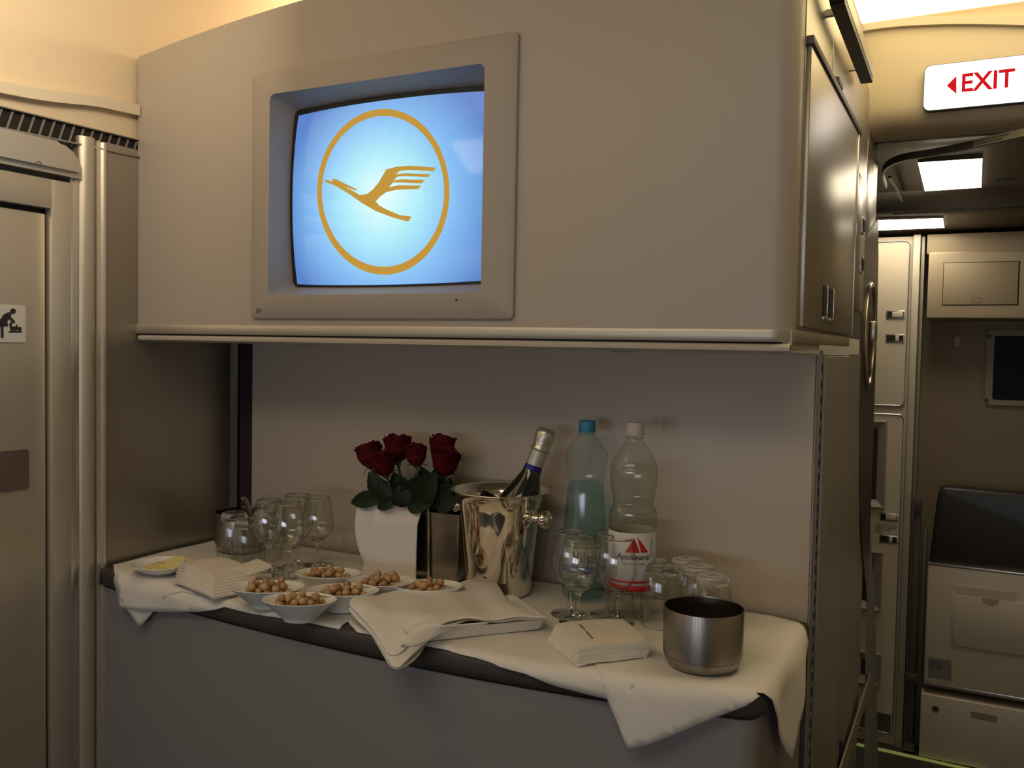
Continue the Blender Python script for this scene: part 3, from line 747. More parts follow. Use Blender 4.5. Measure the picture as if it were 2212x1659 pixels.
for tri in ([(-.016, .118), (.009, .118), (-.001, .1425)], [(.011, .118), (.025, .118), (.004, .1445)]):
    sheet('red_triangle', tri, lambda u, v: Vector((.0414*math.cos(fa+.1+u/.0414), .0414*math.sin(fa+.1+u/.0414), v)), M_red, lb, step=.003, thick=0)
text_mesh('lettering', 'Apollinaris', .0135, M_ink, None, lb, .0001, .0001, .15, warp=cyl_warp(.0412, fa+.05, .110))
text_mesh('lettering', 'SELECTION', .0060, mat('label_grey_ink', (.12, .09, .08), .5), None, lb, .0001, 0, 0, warp=cyl_warp(.0412, fa+.05, .0985), spacing=1.3)
text_mesh('lettering', 'Mineralwasser', .0055, M_ink, Matrix.Identity(4), lb, .0001, 0, 0, warp=lambda co: (lambda a: Vector(((.0413)*math.cos(a), (.0413)*math.sin(a), .125+co.x)))(fa+.86-co.y/.041))
fv = facing(vi)
lv = cyl_label(vi, .0414, .048, .106, fv-1.15, fv+1.15, mat('blue_white_label', (.50, .55, .52), .5), n=40)
cyl_label(lv, .0417, .099, .106, fv-1.15, fv+1.15, mat('label_green', (.34, .42, .12), .5), 'green_band')
cyl_label(lv, .0417, .054, .066, fv-1.15, fv+1.15, mat('label_blue', (.02, .16, .42), .5), 'blue_band')
text_mesh('lettering', 'Vilsa', .027, M_ink, None, lv, .0001, .0001, .0, warp=cyl_warp(.0418, fv, .082), sx=.9)

# ================================================================== CHAMPAGNE BUCKET
bk = empty('champagne_bucket', on(1077, 1277), 'polished silver champagne bucket with two knob handles', 'ice bucket')
prof = [(0, .002), (.052, .002), (.0575, 0), (.060, .003), (.0605, .012), (.0635, .05), (.0685, .10), (.0735, .145), (.0765, .165), (.0810, .178), (.0880, .1870), (.0915, .1895), (.0925, .1905), (.0915, .1918), (.0870, .1895)]
pi_ = [(.0870, .1895), (.0795, .1795), (.0750, .166), (.0720, .145), (.0670, .10), (.0620, .05), (.0590, .014), (.054, .008), (0, .008)]
lathe('bucket_body', [(q.x, q.y) for q in spline(prof[1:], 3)]+[(q.x, q.y) for q in spline(pi_, 3)]+[], M_chrome, bk, 96, 60)
b_ = bmesh.new(); lathe_bm(b_, [(0, .002), (.053, .002)], 96); done(b_, 'bucket_foot', M_chrome, bk)
for ang in (math.atan2(-.20, 1), math.atan2(-.20, 1)+PI):
    kb = lathe('knob_handle', [(.016, -.004), (.0165, .0), (.013, .003), (.0075, .005), (.006, .009), (.0085, .012), (.0085, .014), (.0055, .017), (.006, .021), (.012, .024), (.0155, .0265), (.0165, .031), (.0160, .036), (.0125, .039), (.0085, .0405), (.0085, .042), (0, .043)], M_chrome, bk, 28, 60)
    r_ = .0728; kb.matrix_local = Matrix.Translation((r_*math.cos(ang), r_*math.sin(ang), .148)) @ Matrix.Rotation(ang, 4, 'Z') @ Matrix.Rotation(PI/2, 4, 'Y')
    plate = lathe('knob_plate', [(.0, .0), (.021, .0), (.021, .003), (.013, .006)], M_chrome, bk, 28, 60); plate.matrix_local = Matrix.Translation((.0700*math.cos(ang), .0700*math.sin(ang), .148)) @ Matrix.Rotation(ang, 4, 'Z') @ Matrix.Rotation(PI/2, 4, 'Y')
# bottle leaning in the bucket
top = ty(1183, 927, bk.location.y+.035); low = ty(1105, 1135, bk.location.y-.002)
ax = (top-low).normalized(); Lb = .300
cb = empty('champagne_bottle', top-ax*Lb, 'dark champagne bottle with silver foil leaning in the bucket', 'wine bottle')
cb.rotation_euler = ax.to_track_quat('Z', 'Y').to_euler()
M_bot = mat('dark_bottle_glass', (.012, .014, .012), .06, coat=.5)
lathe('bottle_glass', [(0, .01), (.03, .004), (.040, .004), (.0425, .012), (.0428, .04), (.0428, .13), (.0405, .152), (.034, .173), (.0250, .195), (.0185, .212), (.0158, .228), (.0150, .250), (.0145, .262), (.0, .262)], M_bot, cb, 56, 60)
lathe('neck_foil', [(.0165, .224), (.0160, .240), (.0156, .262), (.0150, .262)], mat('pale_foil', (.55, .53, .47), .4, .5, bump=.6, bscale=120), cb, 48, 60)
lathe('foil_band', [(.0175, .2165), (.0170, .2225), (.0164, .229), (.0160, .229)], mat('blue_band', (.015, .02, .22), .3, .3), cb, 48, 60)
lathe('band_edge', [(.0180, .2140), (.0177, .2168), (.0173, .2168)], M_alu, cb, 48, 60)
lathe('cork_foil', [(.0150, .256), (.0175, .2575), (.0178, .262), (.0158, .266), (.0168, .274), (.0188, .284), (.0186, .292), (.0165, .298), (.0110, .3008), (0, .301)], mat('silver_foil', (.62, .58, .50), .32, .8, bump=1.0, bscale=140), cb, 48, 60, ripple=lambda a, z: 1+.03*math.sin(a*9+z*900)*math.sin(z*400))

# ================================================================== VASE AND CLOTH
vz = empty('silver_vase', (-.974, 1.513, ZC), 'rectangular polished silver vase holding red roses', 'vase')
va = math.radians(4); vz.rotation_euler.z = va
VW, VD, VH = .106, .046, .132     # half width, half depth, height
def frustum(name, w0, d0, w1, d1, z0, z1, m, parent, bev=.006, open_=False):
    bm = bmesh.new(); A = [bm.verts.new((x*w0, y*d0, z0)) for x, y in ((-1, -1), (1, -1), (1, 1), (-1, 1))]; B = [bm.verts.new((x*w1, y*d1, z1)) for x, y in ((-1, -1), (1, -1), (1, 1), (-1, 1))]
    for i in range(4): bm.faces.new((A[i], A[(i+1) % 4], B[(i+1) % 4], B[i]))
    bm.faces.new(A[::-1])
    if not open_: bm.faces.new(B)
    bmesh.ops.bevel(bm, geom=[e for e in bm.edges if abs(e.verts[0].co.z-e.verts[1].co.z) > .01], offset=bev, segments=4, affect='EDGES', profile=.5)
    return done(bm, name, m, parent, 40)
frustum('vase_body', VW*.93, VD*.9, VW, VD, 0, VH, M_vase, vz, open_=True)
frustum('vase_inside', VW*.92, VD*.88, VW*.985, VD*.96, .004, VH-.001, M_gap, vz, open_=True)
hx = .040
tube('handle', spline([(hx, -VD-.003, .0), (hx, -VD-.004, .06), (hx-.001, -VD-.004, .12), (hx-.004, -VD-.001, .165), (hx-.010, -VD+.016, .187), (hx-.014, 0, .192), (hx-.014, VD-.016, .187), (hx-.010, VD, .165), (hx, VD+.003, .12)], 6), .0028, M_chrome, vz, 10)
# draped white napkins over the vase
def vloc(x, y, z): return vz.matrix_basis @ Vector((x, y, z))
def drape_vase(name, label, x0t, x1t, x0b, x1b, front, length, zt, side_curl, seed):
    """cloth strip lying across the vase mouth and hanging down its front"""
    bm = bmesh.new(); nu, nv = 24, 34; V = {}
    q = 0
    for i in range(nu+1):
        for j in range(nv+1):
            u, s = i/nu, j/nv
            path = s*(length+.07)
            if path < .05: y = VD*.5-path*1.25; z = zt+.004*math.sin(u*7+seed)+.006*math.sin(path/.05*PI)
            else:
                d = path-.05; o_, dd = bend(d, .012); y = VD*.5-.0625-o_; z = zt-dd
                y -= front*min(1, dd/.03)+.006*math.sin(u*5+seed)*min(1, dd/.08)
            hang = max(0, path-.06)/length
            x = (x0t+(x1t-x0t)*u)*(1-hang)+(x0b+(x1b-x0b)*u)*hang
            x += side_curl*math.sin(hang*PI)*(1-u)
            z += .005*math.sin(u*9+seed*3)*(1-hang) + .004*hang*math.sin(u*PI)
            V[i, j] = bm.verts.new(Vector((x, y, max(z, .0015))))
    for i in range(nu):
        for j in range(nv): bm.faces.new((V[i, j], V[i+1, j], V[i+1, j+1], V[i, j+1]))
    o = done(bm, name, M_cloth, None, 180); s = o.modifiers.new('s', 'SOLIDIFY'); s.thickness = .002; s.offset = 0
    o.location = vz.location; o.rotation_euler = vz.rotation_euler
    tag(o, label, 'napkin', 'cloth napkins on the vase'); return o
drape_vase('cloth_napkin', 'white cloth napkin draped over the left end of the silver vase', -.120, -.062, -.098, -.050, .004, .118, VH+.004, -.012, .7)
drape_vase('cloth_napkin', 'white cloth napkin hanging over the middle front of the silver vase', -.075, .028, -.092, .028, .020, .136, VH+.008, .0, 2.1)

# ================================================================== ROSES
M_pet = mat('dark_red_petal', (.085, .0012, .006), .75, spec=.2, vary=.25, vscale=60); M_stem = mat('rose_stem', (.075, .12, .03), .5)
M_leaf = mat('rose_leaf', (.011, .024, .009), .5, spec=.25, vary=.3, vscale=50)
def petal(bm, R, ang, h0, h1, wid, flare, tip, rnd):
    nu, nv = 10, 8; V = {}
    for i in range(nu+1):
        for j in range(nv+1):
            u = i/nu*2-1; v = j/nv
            rr = R*(.30+.70*math.sin(min(1, v/.62)*PI/2))*(1-.13*max(0, (v-.62)/.38)**1.5)+flare*max(0, (v-.78)/.22)**2
            a = ang+u*wid*(.55+.45*math.sin(PI*min(1, .25+.6*v)))
            z = h0+(h1-h0)*v-(abs(u)**3)*(h1-h0)*.22*v+.0008*math.sin(u*9+rnd)*v
            rr += .0010*math.sin(u*4+rnd*2)*v+.0012*(1-abs(u))*v
            V[i, j] = bm.verts.new((rr*math.cos(a), rr*math.sin(a), z))
    for i in range(nu):
        for j in range(nv): bm.faces.new((V[i, j], V[i+1, j], V[i+1, j+1], V[i, j+1]))
def leaf_bm(bm, base, d, up, ln, wd, curl=.3):
    d = Vector(d).normalized(); s = d.cross(Vector(up)).normalized(); n_ = s.cross(d).normalized(); N = 14; rows = []
    for i in range(N+1):
        t = i/N; w_ = wd*math.sin(PI*t**.85)**.8*(1+(.05 if i % 2 else -.04)) if 0 < i < N else .0004
        c = Vector(base)+d*ln*t-n_*curl*ln*t*t*.5
        rows.append([bm.verts.new(c+s*w_*k+n_*abs(k)*w_*.28) for k in (-1, -.5, 0, .5, 1)])
    for A, B in zip(rows, rows[1:]):
        for k in range(4): bm.faces.new((A[k], A[k+1], B[k+1], B[k]))
def rose(pix, depth, label, size=1, lean=(0, 0), foot=(0, 0), rnd=0, leaves=()):
    head = ty(pix[0], pix[1], depth)
    e = empty('rose', (vz.location.x+foot[0], vz.location.y+foot[1], ZC+.02), label, 'rose', 'red roses in the silver vase')
    hd = head-e.location
    up = (Vector((lean[0], lean[1], 1))).normalized(); Mh = Matrix.Translation(hd) @ up.to_track_quat('Z', 'Y').to_matrix().to_4x4() @ Matrix.Scale(size, 4)
    bm = bmesh.new(); ra = random.Random(rnd)
    for (n, R, h0, h1, wd, fl) in ((2, .0050, -.010, .0225, 2.2, 0), (3, .0095, -.016, .0240, 1.5, .001), (3, .0135, -.020, .0250, 1.45, .002), (4, .0175, -.022, .0245, 1.2, .0035), (4, .0205, -.024, .0225, 1.15, .005), (5, .0225, -.025, .0190, .95, .0065)):
        off = ra.random()*6
        for k in range(n): petal(bm, R*(1+ra.uniform(-.05, .05)), off+2*PI*k/n, h0, h1+ra.uniform(-.0025, .002), wd, fl, 0, ra.random()*6)
    bmesh.ops.transform(bm, matrix=Mh, verts=bm.verts); fo = done(bm, 'flower', M_pet, e, 180); s = fo.modifiers.new('s', 'SOLIDIFY'); s.thickness = .0006
    bm = bmesh.new(); lathe_bm(bm, [(0, -.034), (.003, -.033), (.0062, -.029), (.0080, -.024), (.0085, -.020), (.006, -.017)], 14)
    for k in range(5):
        a = 2*PI*k/5+rnd; leaf_bm(bm, (.008*math.cos(a), .008*math.sin(a), -.022), (math.cos(a)*.75, math.sin(a)*.75, .5+ra.uniform(-.9, .4)), (0, 0, 1), .020, .0030, .5)
    bmesh.ops.transform(bm, matrix=Mh, verts=bm.verts); done(bm, 'calyx', M_stem, e, 180)
    b0 = Mh @ Vector((0, 0, -.032))
    tube('stem', spline([b0, b0.lerp(Vector((0, 0, .06)), .4)+Vector((0, -.002, -.004)), (0, 0, .06), (0, 0, 0)], 5), .0026, M_stem, e, 8)
    for (p1, p2, dd, wd, cu) in leaves:
        a_, b_ = ty(*p1, dd)-e.location, ty(*p2, dd-.01)-e.location
        bm = bmesh.new(); leaf_bm(bm, a_, b_-a_, (CAM-e.location), (b_-a_).length, wd, cu); done(bm, 'leaf', M_leaf, e, 180)
    return e
rose((799, 984), 1.47, 'dark red rose, leftmost of the bouquet in the silver vase', 1.06, (-.28, -.1), (-.045, 0), 1, (((825, 1072), (752, 1086), 1.45, .017, .25), ((835, 1090), (797, 1018), 1.46, .020, .2), ((850, 1095), (820, 1035), 1.475, .022, .1)))
rose((829, 1003), 1.445, 'dark red rose, front left, lowest of the bouquet', .95, (-.05, -.35), (-.03, -.01), 2, (((848, 1080), (812, 1100), 1.44, .012, .4), ((842, 1098), (818, 1040), 1.452, .016, .2)))
rose((859, 968), 1.485, 'dark red rose, tallest at the upper left of the bouquet', 1.06, (.0, -.05), (-.02, .01), 3, (((870, 1085), (850, 1020), 1.48, .020, .1), ((880, 1085), (905, 1030), 1.46, .022, .2), ((868, 1100), (872, 1030), 1.475, .022, .1)))
rose((899, 984), 1.455, 'dark red rose bud in the middle of the bouquet', .85, (.05, -.25), (.0, -.01), 4, (((880, 1090), (858, 1050), 1.45, .018, .2), ((900, 1088), (940, 1022), 1.452, .024, .2), ((905, 1095), (915, 1020), 1.475, .024, .1)))
rose((954, 968), 1.50, 'dark red rose, highest at the right of the bouquet', 1.03, (.1, .0), (.03, .01), 5, (((930, 1080), (905, 1005), 1.49, .021, .1), ((935, 1085), (962, 1020), 1.48, .024, .2), ((930, 1095), (945, 1010), 1.495, .024, .1), ((950, 1095), (972, 1035), 1.49, .022, .2)))
rose((962, 1000), 1.475, 'dark red rose, lower right of the bouquet near the bucket', 1.05, (.25, -.25), (.045, 0), 6, (((925, 1090), (978, 1050), 1.47, .022, .2), ((940, 1092), (985, 1078), 1.468, .020, .3), ((905, 1098), (930, 1050), 1.455, .020, .2), ((880, 1096), (925, 1092), 1.452, .014, .2)))

# ================================================================== BOWLS AND NUTS
bowl_prof_o = [(0, 0), (.0250, 0), (.0265, .001), (.0272, .004), (.0320, .009), (.0440, .0195), (.0550, .0295), (.0610, .0350), (.0618, .0358)]
bowl_prof_i = [(.0612, .0366), (.0603, .0360), (.0540, .0310), (.0430, .0215), (.0310, .0115), (.0230, .0075), (0, .0068)]
ZR = ZC+.036
bp = lathe('snack_bowl', bowl_prof_o+bowl_prof_i, M_porc, None, 72, 45)
bowls = [((577, 1267), 'leftmost', .004, 1.04), ((647, 1294), 'frontmost', 0, 1.0), ((741, 1274), 'middle front', .001, 1.0), ((709, 1237), 'rear left', .0, 1.0), ((823, 1254), 'rear right', 0, 1.0), ((925, 1264), 'rightmost', 0, 1.0)]
M_nut = mat('macadamia', (.42, .245, .11), .42, bump=.6, bscale=250, vary=.15, vscale=90); M_nut2 = mat('macadamia_pale', (.52, .34, .165), .42, bump=.6, bscale=250, vary=.15, vscale=90)
nutm = []
for k in range(5):
    bm = bmesh.new(); bmesh.ops.create_icosphere(bm, subdivisions=3, radius=.0072); ra = random.Random(k)
    for v in bm.verts: v.co *= 1+.05*math.sin(v.co.x*500+k)+.04*math.sin(v.co.y*430+2*k); v.co.z *= .93
    me = bpy.data.meshes.new('macadamia_nut'); bm.to_mesh(me); bm.free(); me.materials.append(M_nut if k % 2 else M_nut2); me.shade_smooth(); nutm.append(me)
def inner_z(r):
    P = [(0, .0068), (.0230, .0075), (.0310, .0115), (.0430, .0215), (.0540, .0310), (.0603, .0360)]
    for (a, b), (c, d) in zip(P, P[1:]):
        if a <= r <= c: return b+(d-b)*(r-a)/(c-a)
    return .036
for bi, (p, where, dz, s) in enumerate(bowls):
    o = bp if bi == 0 else bp.copy()
    if bi: C.objects.link(o)
    c = tz(*p, ZR); o.location = (c.x, c.y, ZC); o.rotation_euler.z = BA = .4755+(.06, -.02, .03, -.05, .08, .02)[bi]; o.scale = (s, s*.66, 1)
    tag(o, 'small oval white porcelain bowl of nuts, %s of the six' % where, 'bowl', 'bowls of nuts')
    ra = random.Random(40+bi); placed = []
    R = .0072
    for k in range(34):
        best = None
        for tr in range(60):
            a = ra.random()*2*PI; r = (.041 if k < 22 else .030)*math.sqrt(ra.random()); x, y = r*math.cos(a), r*math.sin(a)*.62
            z = max(inner_z(r), .010)+R*1.15
            for _ in range(6):
                for (qx, qy, qz) in placed:
                    dxy = (x-qx)**2+(y-qy)**2; D = (1.86*R)**2
                    if dxy < D: z = max(z, qz+math.sqrt(D-dxy)) if abs(z-qz) < math.sqrt(D-dxy) else z
            if best is None or z < best[2]-.0005: best = (x, y, z)
        placed.append(best)
        n = bpy.data.objects.new('macadamia_nut', nutm[(k+bi) % 5]); C.objects.link(n)
        n.location = (c.x+best[0]*math.cos(BA)-best[1]*math.sin(BA), c.y+best[0]*math.sin(BA)+best[1]*math.cos(BA), ZC+best[2]); n.rotation_euler = (ra.random()*6, ra.random()*6, ra.random()*6); sc_ = ra.uniform(.85, 1.08); n.scale = (sc_,)*3
        tag(n, 'round beige nut in the %s small white bowl' % where, 'nut', 'nuts in the %s bowl' % where)

# ================================================================== LEMON PLATE
lp0 = tz(349, 1220, ZC+.016)
pld = lathe('small_plate', [(0, 0), (.024, 0), (.0255, .0015), (.034, .004), (.048, .011), (.0565, .0185), (.0572, .0195), (.0565, .0202), (.0470, .0135), (.034, .0065), (.022, .0035), (0, .003)], M_porc, None, 64, 45)
pld.location = (lp0.x, lp0.y, ZC); tag(pld, 'small white dish of lemon slices at the left end of the counter', 'dish')
m = bpy.data.materials.new('lemon_flesh'); m.use_nodes = True; nt = m.node_tree; b = nt.nodes['Principled BSDF']
tc = nt.nodes.new('ShaderNodeTexCoord'); sx_ = nt.nodes.new('ShaderNodeSeparateXYZ'); nt.links.new(tc.outputs['Object'], sx_.inputs[0])
at = nt.nodes.new('ShaderNodeMath'); at.operation = 'ARCTAN2'; nt.links.new(sx_.outputs['Y'], at.inputs[0]); nt.links.new(sx_.outputs['X'], at.inputs[1])
mu = nt.nodes.new('ShaderNodeMath'); mu.operation = 'MULTIPLY'; mu.inputs[1].default_value = 4.5; nt.links.new(at.outputs[0], mu.inputs[0])
sn = nt.nodes.new('ShaderNodeMath'); sn.operation = 'SINE'; nt.links.new(mu.outputs[0], sn.inputs[0])
ab = nt.nodes.new('ShaderNodeMath'); ab.operation = 'ABSOLUTE'; nt.links.new(sn.outputs[0], ab.inputs[0])
cr = nt.nodes.new('ShaderNodeValToRGB'); nt.links.new(ab.outputs[0], cr.inputs[0]); cr.color_ramp.elements[0].color = (.90, .86, .62, 1); cr.color_ramp.elements[1].color = (.86, .76, .32, 1); cr.color_ramp.elements[1].position = .25
nt.links.new(cr.outputs[0], b.inputs['Base Color']); b.inputs['Roughness'].default_value = .25; b.inputs['Subsurface Weight'].default_value = .0
M_rind = mat('lemon_rind', (.82, .70, .22), .4)
def lemon(loc, rot, label):
    e = empty('lemon_slice', loc, label, 'lemon slice', 'lemon slices on the dish'); e.rotation_euler = rot
    lathe('flesh', [(0, .0), (.0232, .0), (.0232, .0045), (0, .0045)], m, e, 40, 30); lathe('rind', [(.0232, -.0002), (.0252, .0004), (.0256, .0022), (.0252, .0042), (.0232, .0048)], M_rind, e, 40, 60)
B_ = Vector((lp0.x, lp0.y, ZC))
lemon(B_+Vector((-.006, -.011, .0078)), (.08, -.03, .3), 'lemon slice lying at the front of the dish')
lemon(B_+Vector((.012, -.006, .0110)), (.16, .10, 1.2), 'lemon slice propped on the front one in the dish')
lemon(B_+Vector((-.010, .012, .0112)), (-.12, .05, 2.2), 'lemon slice at the back left of the dish')
lemon(B_+Vector((.020, .012, .0160)), (.38, -.14, .1), 'lemon slice standing highest at the right of the dish')

# ================================================================== TRAY AND FOLDED CLOTH
rf_, lf_, rb_ = tz(1183, 1360, ZC), tz(905, 1390, ZC), tz(1095, 1292, ZC+.016)
xd = Vector((rf_.x-lf_.x, rf_.y-lf_.y, 0)); Lx = .235; xd.normalize(); yd = Vector((-xd.y, xd.x, 0)); Ly_ = .150
tr = empty('serving_tray', (rf_.x-xd.x*Lx/2+yd.x*Ly_/2, rf_.y-xd.y*Lx/2+yd.y*Ly_/2, ZC), 'shallow white rectangular tray under the folded cloth', 'tray')
tr.rotation_euler.z = math.atan2(xd.y, xd.x)
rows_ = []
for (w_, h_, r, z) in ((Lx-.03, Ly_-.03, .01, 0), (Lx-.012, Ly_-.012, .012, 0), (Lx-.006, Ly_-.006, .012, .004), (Lx, Ly_, .012, .0165), (Lx+.002, Ly_+.002, .012, .0175), (Lx-.002, Ly_-.002, .012, .018), (Lx-.006, Ly_-.006, .012, .0165), (Lx-.014, Ly_-.014, .012, .004), (Lx-.03, Ly_-.03, .012, .003)):
    P_ = [Vector((a, b, z)) for a, b in rrect(w_, h_, r, 5)]; rows_.append(P_+[P_[0]])
bm = bmesh.new(); R = [[bm.verts.new(p) for p in r[:-1]] for r in rows_]
for A, B in zip(R, R[1:]):
    for i in range(len(A)): bm.faces.new((A[i], A[(i+1) % len(A)], B[(i+1) % len(A)], B[i]))
bm.faces.new(R[-1]); bm.faces.new(R[0][::-1]); done(bm, 'tray_body', mat('tray_white', (.78, .75, .68), .35), tr)
def zuv(px, py, z): q = tz(px, py, z); return (q.x, q.y)
fc = empty('folded_cloth', (-.77, 1.24, ZC), 'folded white linen cloth lying loosely across the tray', 'folded cloth')
def fold_map(z0, seed, amp=.0025):
    def f(u, v):
        ye = edge_y(u)
        over = max(0, ye+.03-v)
        z = z0+amp*(math.sin(u*38+seed)*math.cos(v*33+seed)+.5*math.sin((u+v)*61+seed))
        z -= over*.35
        return Vector((u, v, z))-fc.location
    return f
lay1 = [zuv(*p, .985) for p in ((753, 1318), (762, 1304), (814, 1290), (880, 1279), (971, 1268), (1020, 1257), (1045, 1256), (1071, 1266), (1085, 1288), (1101, 1313), (1140, 1330), (1180, 1340), (1058, 1346), (1012, 1347), (944, 1362), (890, 1380), (863, 1394), (848, 1392), (830, 1375), (795, 1347))]
lay2 = [zuv(*p, .990) for p in ((753, 1310), (762, 1300), (814, 1287), (880, 1277), (971, 1265), (1022, 1253), (1045, 1253), (1071, 1263), (1087, 1288), (1103, 1315), (1150, 1332), (1188, 1336), (1058, 1343), (1012, 1342), (960, 1350), (900, 1358), (862, 1374), (838, 1374), (820, 1358), (785, 1330))]
lay3 = [zuv(*p, .974) for p in ((790, 1345), (820, 1360), (850, 1380), (900, 1370), (930, 1372), (905, 1390), (880, 1399), (855, 1404), (840, 1396), (815, 1372))]
for k, (ly, z0) in enumerate(((lay3, .9745), (lay1, .9865), (lay2, .9925))):
    o = sheet('cloth_fold', ly, fold_map(z0, k*.6), M_cloth, fc, .010, .0035)
    bv = o.modifiers.new('b', 'SUBSURF'); bv.levels = 1; bv.render_levels = 1
# rolled-over corner at the front of the folded cloth
def fl(px, py, z): return tz(px, py, z)-fc.location
bm = bmesh.new(); A = [fl(*p) for p in ((872, 1392, .984), (880, 1372, .990), (898, 1352, .998), (925, 1346, 1.000), (960, 1350, .998), (1015, 1348, .996), (1050, 1345, .995))]; B = [fl(*p) for p in ((868, 1397, .979), (896, 1396, .979), (925, 1385, .979), (950, 1372, .982), (985, 1360, .986), (1020, 1352, .990), (1056, 1346, .993))]
A = spline(A, 4); B = spline(B, 4); rows_ = []
for t in range(9):
    s = t/8; rows_.append([bm.verts.new(a.lerp(b, s)+Vector((0, -.006*math.sin(s*PI), .002*math.sin(s*PI)))) for a, b in zip(A, B)])
for P_, Q_ in zip(rows_, rows_[1:]):
    for i in range(len(P_)-1): bm.faces.new((P_[i], P_[i+1], Q_[i+1], Q_[i]))
o = done(bm, 'turned_corner', M_cloth, fc, 180); s = o.modifiers.new('s', 'SOLIDIFY'); s.thickness = .0022; s.offset = 0

# ================================================================== PAPER NAPKINS
def napkin_me(w_, h_, th, sag, seed):
    bm = bmesh.new(); n = 12; ra = random.Random(seed); T = {}; Bt = {}
    for i in range(n+1):
        for j in range(n+1):
            u, v = i/n-.5, j/n-.5
            z = -sag*(max(0, abs(u)-.25)**1.5)*4*(1 if u < 0 else .6)+.0006*math.sin(u*9+seed)*math.cos(v*8+seed)
            T[i, j] = bm.verts.new((u*w_, v*h_, z+th)); Bt[i, j] = bm.verts.new((u*w_, v*h_, z))
    for i in range(n):
        for j in range(n):
            bm.faces.new((T[i, j], T[i+1, j], T[i+1, j+1], T[i, j+1])); bm.faces.new((Bt[i, j], Bt[i, j+1], Bt[i+1, j+1], Bt[i+1, j]))
    for i in range(n):
        bm.faces.new((T[i, 0], Bt[i, 0], Bt[i+1, 0], T[i+1, 0])); bm.faces.new((T[i, n], T[i+1, n], Bt[i+1, n], Bt[i, n]))
        bm.faces.new((T[0, i], T[0, i+1], Bt[0, i+1], Bt[0, i])); bm.faces.new((T[n, i], Bt[n, i], Bt[n, i+1], T[n, i+1]))
    bmesh.ops.recalc_face_normals(bm, faces=bm.faces)
    me = bpy.data.meshes.new('paper_napkin'); bm.to_mesh(me); bm.free(); me.materials.append(M_paper); me.shade_smooth() if False else smooth_angle(me, 50); return me
nm = napkin_me(.112, .116, .0021, .006, 1)
def nap_stack(corners, n, th, group, labels, turn, drift, z0=ZC+.002, me=nm, sag=0):
    cx = sum(c.x for c in corners)/4; cy = sum(c.y for c in corners)/4
    ang = math.atan2(corners[1].y-corners[0].y, corners[1].x-corners[0].x)
    for k in range(n):
        o = bpy.data.objects.new('paper_napkin', me); C.objects.link(o)
        t = 1-k/(n-1)
        o.location = (cx+drift[0]*t+random.uniform(-.0008, .0008), cy+drift[1]*t+random.uniform(-.0008, .0008), z0+k*th); o.rotation_euler.z = ang+turn*t+random.uniform(-.02, .02)
        lab = labels[0] if k == n-1 else labels[1]
        tag(o, lab, 'napkin', group)
    return cx, cy, z0+n*th, ang
cR = [tz(*q, .988) for q in ((1203, 1350), (1351, 1341), (1404, 1388), (1248, 1400))]
r_ = nap_stack(cR, 11, .0022, 'paper napkins stacked by the steel pot', ('topmost white paper napkin with a printed line, beside the steel pot', 'white paper napkin within the stack beside the steel pot'), .10, (-.006, -.010))
def nap_print(loc, a, b):
    e = bmesh.new(); a, b = Vector(a), Vector(b); d = b-a; s = Vector((-d.y, d.x, 0)).normalized()*.0018
    ra = random.Random(3); t = 0
    while t < 1:
        t2 = min(1, t+ra.uniform(.08, .3)); w_ = s*ra.uniform(.4, 1.1); f = [e.verts.new(p) for p in (a+d*t-w_, a+d*t2-w_, a+d*t2+w_, a+d*t+w_)]; e.faces.new(f); t = t2+.03
    return e
tops = [o for o in C.objects if o.name.startswith('paper_napkin')]
topn = tops[-1]
def add_print(parent, pa, pb, z):
    inv = parent.matrix_basis.inverted(); a = inv @ tz(*pa, z); b = inv @ tz(*pb, z); a.z = b.z = .0034
    bm = nap_print(None, a, b); done(bm, 'printed_line', mat('napkin_print', (.16, .13, .09), .7), parent, None)
add_print(topn, (1252, 1350), (1280, 1380), r_[2])
nm2 = napkin_me(.105, .100, .0020, .012, 5)
nm2 = napkin_me(.150, .080, .0041, .006, 5)
n2 = 7
for k in range(n2):
    t = 1-k/(n2-1)
    o = bpy.data.objects.new('paper_napkin', nm2); C.objects.link(o)
    o.location = (-1.262+.026*t, 1.246-.036*t, ZC+.0045+k*.0040); o.rotation_euler.z = -.33+.06*t+random.uniform(-.01, .01)
    tag(o, 'topmost white paper napkin beside the lemon dish' if k == n2-1 else 'white paper napkin in the fanned pile beside the lemon dish', 'napkin', 'paper napkins fanned beside the lemon dish')
r2 = (0, 0, ZC+.0045+n2*.0040)
tops = [o for o in C.objects if o.name.startswith('paper_napkin')]
add_print(tops[-1], (428, 1226), (446, 1238), .992)
o = bpy.data.objects.new('paper_napkin', napkin_me(.06, .055, .0020, .02, 9)); C.objects.link(o); q = tz(540, 1222, 1.0); o.location = (q.x, q.y, r2[2]+.002); o.rotation_euler = (.10, .05, -.15)
tag(o, 'small white paper napkin folded over the fanned pile before the tumblers', 'napkin', 'paper napkins fanned beside the lemon dish')

